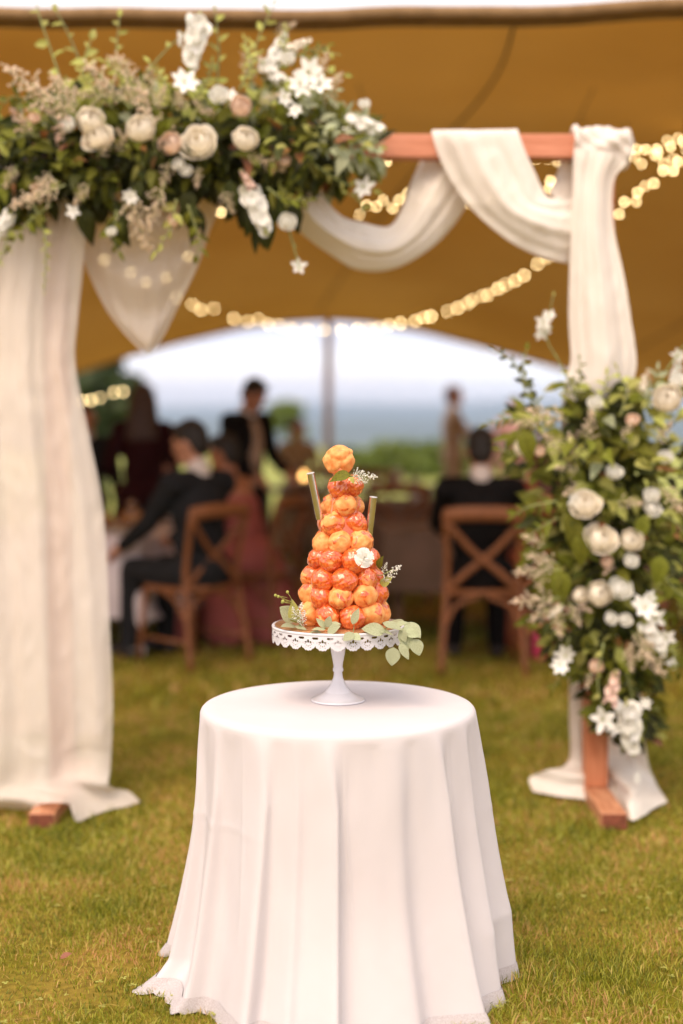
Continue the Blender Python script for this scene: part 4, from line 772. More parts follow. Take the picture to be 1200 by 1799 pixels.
base2 = np.repeat(last, K, axis=0); nxt = np.repeat(np.roll(last, -1, axis=0), K, axis=0); w_ = np.tile(np.arange(K)/K, NA)[:, None]; fine = base2*(1-w_)+nxt*w_
up3 = np.repeat(up_, K, axis=0)*(1-w_)+np.repeat(np.roll(up_, -1, axis=0), K, axis=0)*w_
rad = fine-np.array((TC.x, TC.y, 0)); rad[:, 2] = 0; rad /= np.linalg.norm(rad, axis=1)[:, None]
for k in range(rowsn):
    t = k/(rowsn-1); sc2 = 0.009*abs(np.sin(np.arange(NA*K)*math.pi*72/(NA*K)))*t
    p = up3*(1-t)+fine*t; p = p+rad*0.0025
    down = fine-up3; down /= np.linalg.norm(down, axis=1)[:, None]+1e-9
    p = p+down*(0.004*t+sc2[:, None]); p[:, 2] = np.maximum(p[:, 2], 0.004); hv.append(p)
ob('lace_hem', mesh('lace_hem', np.vstack(hv), gridf(NA*K, rowsn, True), M['lace']), cloth)

# ---------------------------------------------------------------- cake stand
SC = gnd(594, 1231, TZ); SY = SC.y; SX = SC.x; PZ = pix(594, 1097.5, SY).z; PR = 0.174
px2 = SY/F
stand = thing('cake_stand', (SX, SY, TZ), 'white pedestal cake stand with a pierced lace rim', 'cake stand')
def zpx(y): return pix(594, y, SY).z
g = G(); g.add(*lathe([(0, PZ-.008), (PR-.004, PZ-.008), (PR, PZ-.006), (PR+.0015, PZ-.002), (PR, PZ+.0015), (PR-.004, PZ+.001), (PR-.006, PZ-.001), (0, PZ-.001)], 96, (SX, SY, 0))); plate = g.obj('plate', M['white_metal'], stand)
prof = [(0.001, PZ-.008), (15.5, PZ-.008), (15.2, zpx(1126)), (12, zpx(1148)), (8.2, zpx(1168)), (8.0, zpx(1172)), (9.3, zpx(1174)), (9.3, zpx(1178)), (7.2, zpx(1181)), (8.5, zpx(1190)), (14, zpx(1203)), (24, zpx(1215))]
g = G(); g.add(*lathe([(r*px2 if r > .5 else r, z) for r, z in prof], 40, (SX, SY, 0))); g.obj('stem', M['white_metal'], stand)
prof = [(24, zpx(1215)), (34, zpx(1221)), (46, zpx(1227)), (48, TZ+.006), (48, TZ+.001), (0, TZ+.001)]
g = G(); g.add(*lathe([(r*px2, z) for r, z in prof], 48, (SX, SY, 0))); g.obj('base', M['white_metal'], stand)
NL = 28; da = 2*math.pi/NL; lw, lh = PR*da, 0.037; nx, nzl = 30, 26
def lace_in(u, v):                                            # u -0.5..0.5 across one scallop, v 0 top .. 1 bottom
    edge = 0.70+0.30*math.cos(u*math.pi)**0.8 + 0.025*math.cos(u*math.pi*10)
    if v > edge: return False
    if v < 0.07: return True
    def hole(cx, cy, rx, ry): return ((u-cx)/rx)**2+((v-cy)/ry)**2 < 1
    if 0.08 < v < 0.24 and abs(abs(u)-0.5) < 0.20-0.35*(v-.08): return False
    if hole(0, 0.36, .085, .12) or hole(-.17, .42, .06, .085) or hole(.17, .42, .06, .085): return False
    for k in range(-3, 4):
        q = k*0.42
        if hole(0.30*math.sin(q), 0.30+0.38*math.cos(q), .030, .040): return False
        if k % 2 and hole(0.40*math.sin(q), 0.30+0.53*math.cos(q), .022, .03): return False
    if hole(-.33, .16, .05, .05) or hole(.33, .16, .05, .05): return False
    return True
lv = []; lf = []
for k in (0, 1):
    for j in range(nzl+1):
        for i in range(nx+1):
            a = -math.pi/2+(i/nx-0.5)*da*0.998; r = PR+.0005-k*0.0012; lv.append((r*math.cos(a), r*math.sin(a), -lh*j/nzl))
nn = (nx+1)*(nzl+1)
for j in range(nzl):
    for i in range(nx):
        if lace_in((i+.5)/nx-.5, (j+.5)/nzl):
            q = [j*(nx+1)+i, j*(nx+1)+i+1, (j+1)*(nx+1)+i+1, (j+1)*(nx+1)+i]; lf.append(q); lf.append([p+nn for p in q[::-1]])
lace_me = mesh('lace_scallop', lv, lf, M['white_metal'], False)
for k in range(NL): ob('lace_scallop', lace_me, plate, Matrix.Translation((SX, SY, PZ-.006)) @ Matrix.Rotation(k*da, 4, 'Z'))
board = thing('cake_board', (SX, SY, PZ), 'thin bronze foil cake board lying on the white stand', 'cake board')
g = G(); g.add(*lathe([(0, PZ+.0005), (PR-.008, PZ+.0005), (PR-.007, PZ+.002), (PR-.008, PZ+.0035), (0, PZ+.0035)], 80, (SX, SY, 0))); g.obj('board', M['board'], board)

# ---------------------------------------------------------------- croquembouche
def icos(sub):
    import bmesh
    bm = bmesh.new(); bmesh.ops.create_icosphere(bm, subdivisions=sub, radius=1.0)
    v = np.array([q.co[:] for q in bm.verts]); f = [tuple(p.index for p in q.verts) for q in bm.faces]; bm.free(); return v, f
IV, IF = icos(5)
def puffmesh(seed, lob, depth):
    r = np.random.default_rng(seed); D = r.normal(size=(lob, 3)); D /= np.linalg.norm(D, axis=1)[:, None]
    dt = np.sort(IV @ D.T, axis=1); crease = dt[:, -1]-dt[:, -2]
    rr = 1+depth*(np.minimum(1, crease/0.30)**0.8-0.6)
    for k in range(7):
        q = r.normal(size=3)*(2.0+k*0.9); rr = rr+0.012*np.sin(IV @ q+r.uniform(0, 6))
    D2 = r.normal(size=(38, 3)); D2 /= np.linalg.norm(D2, axis=1)[:, None]; d2 = np.sort(IV @ D2.T, axis=1); c2 = d2[:, -1]-d2[:, -2]
    rr = rr + depth*0.55*(np.minimum(1, c2/0.09)-0.6)*(0.5+0.5*np.sin(IV @ (r.normal(size=3)*3)))
    sq = r.normal(size=3)*0.05; P = IV*rr[:, None]*(1+sq); P[:, 2] *= 0.93; return mesh('choux_puff', P, IF, M['puff'])
PUFF = [puffmesh(50, 7, 0.10), puffmesh(51, 10, 0.11), puffmesh(52, 6, 0.10), puffmesh(53, 13, 0.11), puffmesh(54, 4, 0.05), puffmesh(55, 3, 0.04), puffmesh(56, 5, 0.06), puffmesh(57, 12, 0.15)]
CX, CY = pix(604, 1097, SY).x, SY
cake = thing('croquembouche', (CX, CY, PZ+.0035), 'tall cone of caramel glazed cream puffs on a white stand', 'cake')
rowsY = [1084, 1051, 1020, 986, 955, 922, 888, 853]; outer = [84, 80, 73, 66, 57, 48, 41, 34]; pr = [22.5, 22, 21.5, 21, 21, 21.5, 21, 20.5]
shift = [0, 0, -2, -2, -1, -3, 0, 2]
for k in range(8):
    rp = pr[k]*px2; ro = max(outer[k]*px2-rp, 0.012); n = max(3, int(round(2*math.pi*ro/(rp*1.86)))) if k < 7 else 3
    zc = PZ + (1097+ro/px2*0.165-rowsY[k])*px2; ph = k*0.37*math.pi+random.uniform(-.1, .1)
    for i in range(n):
        a = ph+2*math.pi*i/n+random.uniform(-.05, .05); s = rp*random.uniform(.95, 1.09)
        p = Vector((CX+shift[k]*px2+ro*math.cos(a), CY+ro*math.sin(a), zc+random.uniform(-.004, .004)))
        tl = Matrix.Rotation(a+math.pi/2, 4, 'Z') @ Matrix.Rotation(random.uniform(.4, 1.3), 4, 'X') @ Matrix.Rotation(random.uniform(0, 6.28), 4, 'Z')
        ob('choux_puff', PUFF[random.choice((0, 1, 2, 3, 7)) if random.random() < (.32 if k < 5 else .85) else random.choice((4, 5, 6))], cake, Matrix.Translation(p) @ tl @ Matrix.Scale(s, 4))
ob('choux_puff', PUFF[1], cake, Matrix.Translation((pix(595, 806, CY).x, CY, pix(595, 809, CY).z)) @ Matrix.Rotation(.9, 4, 'X') @ Matrix.Scale(28*px2, 4))
g = G(); g.add(*tube(cat_rom([pix(601, 838, CY-.01), pix(598, 830, CY-.012), pix(594, 822, CY-.012)], 8), [.012, .018, .02, .02, .02, .02, .02, .016], 12)); 
g.obj('caramel_drip', M['puff'], cake)
core = G(); core.add(*lathe([(0.0, PZ+.004), (62*px2, PZ+.004), (20*px2, PZ+240*px2), (0, PZ+255*px2)], 24, (CX, CY, 0))); core.obj('filling_core', M['puff'], cake)
for a, b, Y, lb in (((545.5, 831), (562, 912), CY-.035, 'silver foil candle tube leaning outward from the cake beside the amber candle glow'), ((656, 873), (647, 950), CY-.03, 'shorter silver foil tube standing upright above the white blossom')):
    A_, B_ = pix(*a, Y), pix(*b, Y+.012); t = thing('cake_candle', B_, lb, 'candle', 'silver tubes stuck in the cake')
    ax = (A_-B_).normalized(); g = G(); g.add(*tube([B_, A_], 6.6*px2, 20, caps=False)); g.obj('tube', M['silver'], t)
    g = G(); g.add(*tube([A_-ax*.001, A_+ax*.0006], 6.9*px2, 20)); g.obj('cap', M['white_metal'], t)
# decorations on the cake
t = thing('white_blossom', pix(640, 980, CY-.115), 'white ruffled blossom pinned on the cone of puffs', 'flower')
ob('petals', POM[0], t, basisz(pix(639.5, 980, CY-.118), (0.25, -1, .25), 17.5*px2)); g = G(); g.add(*tube([pix(640, 980, CY-.112), pix(636, 984, CY-.08)], .0015, 6)); g.obj('stem', M['stem'], t)
def sprig(label, stem, leaves, plumes=(), cat='sprig', name='flower_sprig', buds=()):
    t = thing(name, pix(*stem[0]), label, cat); g = G(); P = cat_rom([pix(*q) for q in stem], 14); g.add(*tube(P, np.linspace(.0014, .0008, 14), 6)); g.obj('stem', M['stem'], t)
    for kind, v, a, b, up in leaves:
        A_, B_ = pix(*a), pix(*b); ob('leaf', LEAF[kind][v], t, basis(A_, B_-A_, up, (B_-A_).length))
    for a, b in plumes:
        A_, B_ = pix(*a), pix(*b); ob('blossom_plume', PLUME_W[0], t, basis(A_, B_-A_, (0, -1, .3), (B_-A_).length))
    for a, b in buds:
        A_, B_ = pix(*a), pix(*b); g = G(); g.add(*tube([A_, B_], .0008, 5)); g.add(*sph(B_, .0042, 8, 6)); g.obj('bud', M['leaf_lime'], t)
    return t
PLUME_W = [plumemesh(35, M['white'])]
c0 = CY-.06
sprig('green leaf with tiny white blossoms tucked under the topmost puff', [(598, 845, c0+.02), (612, 838, c0), (640, 836, c0-.005)], [('mid', 1, (616, 834, c0-.004), (579, 838, c0-.012), (0, -.75, .6)), ('lime', 1, (615, 838, c0-.01), (622, 848, c0-.02), (0, -1, .5))], [((612, 836, c0-.005), (662, 838, c0-.012)), ((618, 840, c0-.01), (645, 848, c0-.012)), ((616, 834, c0-.01), (640, 828, c0-.01))])
c1 = CY-.045
sprig('pale blossom sprig with a leaf poking out beside the white blossom', [(662, 1010, c1+.02), (672, 1010, c1), (690, 1000, c1)], [('mid', 1, (665, 998, c1+.01), (668, 980, c1-.01), (-.4, -1, .4)), ('lime', 1, (668, 1028, c1+.01), (686, 1016, c1-.01), (.3, -1, .3))], [((668, 1022, c1), (704, 994, c1)), ((672, 1005, c1), (680, 988, c1)), ((670, 1020, c1), (684, 1018, c1))])
c2 = CY-.10
sprig('bud stem and white filler flowers leaning on the lowest puff row', [(530, 1102, c2), (520, 1080, c2), (512, 1052, c2)], [('lime', 1, (522, 1095, c2), (512, 1058, c2-.01), (-.2, -1, .3)), ('eucr', 0, (522, 1090, c2+.04), (492, 1066, c2+.03), (-.2, -1, .6)), ('eucr', 2, (534, 1096, c2), (508, 1084, c2-.01), (0, -.3, 1)), ('eucr', 1, (520, 1100, c2), (494, 1098, c2-.02), (0, -.4, 1)), ('eucr', 2, (518, 1100, c2-.01), (540, 1106, c2-.02), (0, -.5, 1))],
      [((526, 1100, c2-.012), (530, 1060, c2-.01)), ((522, 1090, c2-.012), (514, 1066, c2-.01)), ((528, 1104, c2-.012), (536, 1074, c2-.01))], buds=[((513, 1058, c2), (489, 1048, c2)), ((513, 1056, c2), (497, 1056, c2)), ((512, 1052, c2), (505, 1040, c2)), ((505, 1050, c2), (484, 1046, c2)), ((513, 1060, c2), (496, 1058, c2))])
c3 = CY-.145
sprig('small eucalyptus tip lying before the puffs at the board front', [(545, 1112, c3-.01), (570, 1104, c3), (592, 1112, c3-.01)], [('eucr', 1, (574, 1100, c3+.01), (598, 1094, c3), (0, -.5, 1)), ('eucr', 2, (572, 1103, c3-.005), (556, 1086, c3-.01), (.2, -1, .4)), ('eucr', 1, (574, 1103, c3-.012), (580, 1082, c3-.012), (0, -1, .3)), ('eucr', 1, (575, 1112, c3-.02), (597, 1098, c3-.025), (-.1, -.8, .7)), ('eucr', 2, (572, 1106, c3-.01), (548, 1104, c3-.02), (0, -.4, 1)), ('eucr', 2, (568, 1112, c3-.01), (546, 1108, c3-.02), (0, -.3, 1))], name='eucalyptus_sprig')
sprig('upright eucalyptus leaf pair leaning on the front puffs', [(620, 1113, c3-.01), (622, 1100, c3), (621, 1092, c3)], [('eucr', 2, (619, 1097, c3-.01), (630, 1068, c3-.012), (-.2, -1, .2)), ('eucr', 0, (622, 1112, c3-.03), (603, 1125, c3-.045), (0, -.7, .8)), ('eucr', 0, (617, 1114, c3-.03), (634, 1124, c3-.045), (0, -.7, .8))], name='eucalyptus_sprig')
c4 = CY-.14
sprig('trailing eucalyptus branch with rounded leaves hanging over the stand edge', [(640, 1110, c4), (672, 1106, c4-.01), (700, 1094, c4+.03), (716, 1104, c4+.02), (712, 1135, c4), (700, 1148, c4)],
      [('eucr', 1, (677, 1109, c4-.012), (636, 1102, c4-.02), (0, -.75, .65)), ('eucr', 1, (672, 1094, c4), (708, 1104, c4-.01), (0, -.4, 1)), ('eucr', 2, (690, 1100, c4+.02), (720, 1092, c4+.02), (0, -.5, 1)), ('eucr', 1, (706, 1098, c4+.02), (690, 1086, c4+.06), (0, -.5, 1)), ('eucr', 0, (712, 1094, c4+.02), (740, 1120, c4), (.5, -.8, .5)), ('eucr', 1, (708, 1102, c4+.01), (718, 1142, c4-.01), (.2, -1, .2)), ('eucr', 1, (712, 1108, c4+.0), (736, 1118, c4-.01), (.4, -1, .3)),
       ('eucr', 0, (727, 1122, c4), (738, 1152, c4-.01), (.3, -1, .2)), ('eucr', 2, (702, 1130, c4-.012), (719, 1159, c4-.02), (.3, -1, .1)), ('eucr', 0, (692, 1137, c4-.01), (688, 1170, c4-.02), (0, -1, .15)), ('eucr', 1, (704, 1105, c4), (712, 1128, c4-.015), (-.3, -1, .2)), ('eucr', 2, (655, 1106, c4), (690, 1112, c4-.02), (0, -.3, 1))], name='eucalyptus_sprig')

# ================================================================ guests' furniture
def chair_proto():
    t = thing('cross_back_chair', (0, 0, 0), 'x', 'chair', 'cross back chairs at the tables'); k = 'oak'
    g = G(); n = 28; v = []
    for z in (0.435, 0.465):
        for i in range(n):
            q = 2*math.pi*i/n; c, s = math.cos(q), math.sin(q); e = 0.45
            x = 0.215*abs(c)**e*(1 if c > 0 else -1)*(1+0.08*s); y = 0.20*abs(s)**e*(1 if s > 0 else -1); v.append((x, y, z))
    g.add(v, [(i, (i+1) % n, n+(i+1) % n, n+i) for i in range(n)]+[tuple(range(n))[::-1], tuple(range(n, 2*n))]); g.obj('seat', M[k], t, False)
    for s in (-1, 1):
        P = cat_rom([(s*.235, -.27, 0), (s*.205, -.20, .44), (s*.198, -.20, .62), (s*.215, -.265, .90)], 16); g = G(); g.add(*tube(P, .0185, 8)); g.obj('rear_leg', M[k], t)
        g = G(); g.add(*tube([(s*.215, .205, 0), (s*.19, .17, .44)], .017, 8)); g.obj('front_leg', M[k], t)
        P = cat_rom([(s*.205, -.258, .85), (s*.06, -.225, .69), (-s*.09, -.215, .57), (-s*.19, -.205, .475)], 18) + np.array((0, 0.006*s, 0)); g = G(); g.add(*tube(P, .019, 8, 0.5, hint=(0, 1, 0))); g.obj('cross_brace', M[k], t)
        P = cat_rom([(s*.215, -.222, .26), (s*.15, -.205, .38), (s*.03, -.20, .43)], 12); g = G(); g.add(*tube(P, .013, 8)); g.obj('seat_brace', M[k], t)
        P = cat_rom([(s*.212, -.21, .27), (s*.20, -.1, .39), (s*.197, 0, .43)], 12); g = G(); g.add(*tube(P, .012, 8)); g.obj('seat_brace', M[k], t)
        g = G(); g.add(*tube([(s*.222, -.24, .16), (s*.208, .19, .16)], .011, 8)); g.obj('stretcher', M[k], t)
    P = cat_rom([(-.218, -.262, .885), (-.1, -.285, .90), (.1, -.285, .90), (.218, -.262, .885)], 18); g = G(); g.add(*tube(P, .042, 10, 0.42, hint=(0, 1, 0))); g.obj('top_rail', M[k], t)
    g = G(); g.add(*tube([(-.205, -.2, .452), (.205, -.2, .452)], .018, 8)); g.obj('seat_rail', M[k], t)
    return t
CH = chair_proto(); ch_used = [False]
def chair(x, y, face, label, s=1.03):
    o = CH
    if ch_used[0]:
        o = CH.copy(); col.objects.link(o)
        for c in CH.children:
            d = c.copy(); col.objects.link(d); d.parent = o
    ch_used[0] = True; o.matrix_basis = Matrix.Translation((x, y, 0)) @ Matrix.Rotation(face, 4, 'Z') @ Matrix.Scale(s, 4); o['label'] = label; return o
def facing(dx, dy): return math.atan2(-dx, dy)          # local +Y -> (dx, dy)
def off(x, y, f, d): return (x-math.sin(f)*d, y+math.cos(f)*d)

def laid_table(name, cx, cy, rz, wx, wy, drop, mtl, label, clabel):
    t = thing(name, (cx, cy, 0), label, 'table', 'dining tables under the canopy', rz); Mt = Matrix.Translation((cx, cy, 0)) @ Matrix.Rotation(rz, 4, 'Z')
    g = G(); g.add(*box(-wx, wx, -wy, wy, .705, .74, .006)); g.obj('tabletop', M['table_wood'], t, False, Mt)
    for sx in (-1, 1):
        for sy in (-1, 1): g = G(); g.add(*box(sx*(wx-.09)-.03, sx*(wx-.09)+.03, sy*(wy-.09)-.03, sy*(wy-.09)+.03, 0, .704, .004)); g.obj('leg', M['table_wood'], t, False, Mt)
    if drop:
        c = thing('table_linen', (cx, cy, .74), clabel, 'tablecloth', None, rz); nu, nv = 81, 61; ex, ey = wx+drop, wy+drop; v = []
        for j in range(nv):
            for i in range(nu):
                x = -ex+2*ex*i/(nu-1); y = -ey+2*ey*j/(nv-1); qx = min(max(x, -wx), wx); qy = min(max(y, -wy), wy); d = math.hypot(x-qx, y-qy); s = d*1.0
                ux, uy = ((x-qx)/d, (y-qy)/d) if d > 1e-6 else (0, 0); fl = min(d, .012)+0.10*d+0.035*d/drop*math.sin(9*(x-y)+3*math.sin(5*x))
                v.append((qx+ux*fl, qy+uy*fl, max(.012, .746-(max(0, s-.008)*.97))))
        ob('cloth', mesh('cloth', v, gridf(nu, nv), M[mtl]), c, Mt)
    return Mt
MtA = laid_table('dining_table', -1.62, 9.44, R(-19), 0.62, 0.62, 0.53, 'lilac_cloth', 'table under a pale lilac cloth in front of the burgundy dress', 'pale lilac cloth hanging in pointed corners beside the charcoal suit')
MtB = laid_table('dining_table', 0.10, 15.4, 0, 1.0, 0.42, 0, '', 'bare dark wood table far back behind the cake', '')
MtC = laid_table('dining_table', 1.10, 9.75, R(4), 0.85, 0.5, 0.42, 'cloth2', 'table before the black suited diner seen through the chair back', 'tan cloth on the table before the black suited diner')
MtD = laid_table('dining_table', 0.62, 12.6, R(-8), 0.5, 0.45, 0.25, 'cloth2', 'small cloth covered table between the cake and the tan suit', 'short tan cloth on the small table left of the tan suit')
fA = facing(-.74, .67); cA = off(-0.742, 8.34, fA, .23)
chair(cA[0], cA[1], fA, 'cross back oak chair under the charcoal suited man')
fB = facing(0.03, 1); chair(.815, 8.30, fB, 'cross back oak chair under the black suited man')
fW = facing(-.9, .4); cW = (-.56, 9.28); chair(cW[0], cW[1], fW, 'cross back oak chair beneath the dusty rose dress')
chair(0.47, 11.3, facing(.1, 1), 'empty cross back chair close behind the cake, right of the silver tubes')
chair(-0.22, 14.6, facing(0, 1), 'empty cross back chair at the bare wood table directly behind the cake')
chair(0.30, 14.65, facing(0.1, 1), 'empty cross back chair at the bare wood table next to the small clothed one')
chair(2.02, 8.9, facing(-.5, .9), 'cross back oak chair half hidden behind the post flowers')
fR = facing(-.2, 1); chair(1.33, 8.95, fR, 'cross back oak chair beneath the rust red dress')

# tableware
def ware(kind, mesh_, Mt, spots, label, cat, group=None, z=.75):
    for i, (x, y) in enumerate(spots):
        p = Mt @ Vector((x, y, z)); o = ob(kind, mesh_, None, Matrix.Translation(p)); tag(o, label if isinstance(label, str) else label[i], cat, group)
gl = mesh('wine_glass', *lathe([(0, .002), (.034, .002), (.034, .005), (.006, .01), (.0045, .05), (.0045, .085), (.02, .10), (.036, .13), (.038, .155), (.031, .20), (.029, .20), (.036, .155), (.034, .132), (.018, .104), (0, .098)], 18), M['glass'])
pl = mesh('dinner_plate', *lathe([(0, .004), (.07, .004), (.075, .002), (.09, .008), (.13, .018), (.13, .021), (.088, .012), (0, .010)], 28), M['ceramic'])
bo = mesh('wine_bottle', *lathe([(0, 0), (.037, 0), (.038, .01), (.038, .18), (.03, .215), (.015, .24), (.014, .30), (.016, .30), (.016, .315), (0, .315)], 18), M['bottle_glass'])
bw = mesh('bread_bowl', *lathe([(0, .004), (.05, .0), (.09, .03), (.11, .06), (.105, .065), (.08, .075), (.05, .095), (0, .11)], 20), M['bread'])
vz = mesh('pillar_candle', *lathe([(0, 0), (.03, 0), (.03, .11), (.022, .115), (.003, .112), (.002, .125), (0, .126)], 16), M['candle'])
jar = mesh('white_jug', *lathe([(0, 0), (.045, 0), (.06, .04), (.062, .09), (.045, .14), (.04, .17), (.05, .19), (.046, .19), (.036, .165), (0, .15)], 20), M['ceramic'])
ware('wine_glass', gl, MtA, [(-.45, -.1), (.0, -.35), (.38, -.25), (-.15, .3), (.3, .25), (-.35, -.45), (.5, .05)], 'clear wine glass on the pale lilac cloth', 'glass', 'wine glasses on the lilac cloth')
ware('dinner_plate', pl, MtA, [(-.1, -.46), (.42, -.44), (-.46, .25), (.44, .33)], 'white dinner plate on the pale lilac cloth', 'plate', 'plates on the lilac cloth')
ware('bread_bowl', bw, MtA, [(.05, -.1), (-.25, .0), (.2, .12)], 'round bread loaf bowl amid the glasses on the lilac cloth', 'bread', 'bread on the lilac cloth')
ware('pillar_candle', vz, MtA, [(-.3, -.25), (.22, -.42)], 'ivory pillar candle on the lilac cloth', 'candle', 'candles on the lilac cloth')
ware('wine_bottle', bo, MtA, [(-.12, .12)], 'dark green wine bottle amid the bread on the lilac cloth', 'bottle')
ware('white_jug', jar, MtB, [(.25, -.1), (.50, -.05)], ['white jug between wine glasses on the bare wood table', 'white jug nearest the end of the bare wood table'], 'jug', 'jugs on the bare wood table')
ware('wine_glass', gl, MtB, [(-.3, .1), (-.1, -.1), (.1, .05), (.4, .1), (-.5, -.05)], 'clear wine glass on the bare wood table', 'glass', 'wine glasses on the bare wood table')
ware('pillar_candle', vz, MtB, [(-.42, -.2)], 'ivory pillar candle at the bare wood table edge', 'candle')
ware('wine_glass', gl, MtC, [(-.4, .1), (.2, .1), (.5, -.2), (-.1, -.25)], 'clear wine glass before the black suited diner', 'glass', 'wine glasses before the black suit')
ware('dinner_plate', pl, MtC, [(-.35, -.3), (.4, .25)], ['white plate on the tan cloth right in front of the black suit', 'white plate on the tan cloth across from the rust red dress'], 'plate', 'plates before the black suit')
ware('white_jug', jar, MtD, [(.05, -.2)], 'white jug on the small cloth covered table', 'jug')
# a lit candle lamp seen beside the cake
p = pix(534, 838, 13.2); lamp = thing('candle_lamp', p, 'glowing amber candle lamp on a slim stand behind the cake', 'lamp')
g = G(); g.add(*tube([(p.x, p.y, 0), (p.x, p.y, p.z-.06)], .012, 8)); g.add(*lathe([(0, 0), (.12, 0), (.11, .02), (.012, .03)], 20, (p.x, p.y, 0))); g.obj('stand', M['wire'], lamp)
g = G(); g.add(*lathe([(.0, -.06), (.045, -.06), (.05, 0), (.04, .05), (.037, .05), (.046, 0), (.04, -.055), (0, -.055)], 16, p)); g.obj('glass_cup', M['glass'], lamp)
g = G(); g.add(*sph(p, .026, 10, 8)); g.obj('flame', M['flame'], lamp)
p = pix(945, 1165, 8.55); bt = thing('drink_bottle', (p.x, p.y, 0), 'small magenta drink bottle on the grass under the tables', 'bottle')
g = G(); g.add(*lathe([(0, 0.0), (.034, 0), (.036, .02), (.036, .15), (.03, .17), (.014, .19), (.014, .2), (0, .2)], 16, (p.x, p.y, 0))); g.obj('body', M['magenta'], bt)
g = G(); g.add(*lathe([(0.016, .2), (.016, .225), (0, .225)], 14, (p.x, p.y, 0))); g.obj('cap', M['white_metal'], bt)

# ================================================================ guests
def ell(c, r, Mx=None, seg=20, rings=14):
    v, f = sph((0, 0, 0), 1, seg, rings); c = Vector(c)
    return [tuple((Mx @ Vector((p[0]*r[0], p[1]*r[1], p[2]*r[2])) if Mx else Vector((p[0]*r[0], p[1]*r[1], p[2]*r[2])))+c) for p in v], f
def cap(a, b, ra, rb, seg=14):
    a, b = np.array(a, float), np.array(b, float); d = b-a; Ln = np.linalg.norm(d)+1e-9; d /= Ln; P = []; rr = []
    for q in (-90, -60, -30, 0): P.append(a+d*ra*math.sin(R(q))); rr.append(max(ra*math.cos(R(q)), 1e-4))
    for q in (0, 30, 60, 90): P.append(b+d*rb*math.sin(R(q))); rr.append(max(rb*math.cos(R(q)), 1e-4))
    P[4] = P[4]+d*1e-5; return tube(P, rr, seg)
def blob(name, parts, voxel, m, parent, Mw, smooth_it=3):
    g = G()
    for p in parts: g.add(*p)
    me = g.mesh('tmp', m); o = bpy.data.objects.new('tmp', me); col.objects.link(o)
    q = o.modifiers.new('r', 'REMESH'); q.mode = 'VOXEL'; q.voxel_size = voxel; q.use_smooth_shade = True
    if smooth_it: s = o.modifiers.new('s', 'SMOOTH'); s.factor = 0.5; s.iterations = smooth_it
    dg = bpy.context.evaluated_depsgraph_get(); new = bpy.data.meshes.new_from_object(o.evaluated_get(dg)); new.name = name
    bpy.data.objects.remove(o); bpy.data.meshes.remove(me)
    new.materials.clear(); new.materials.append(m)
    for p in new.polygons: p.use_smooth = True
    return ob(name, new, parent, Mw)
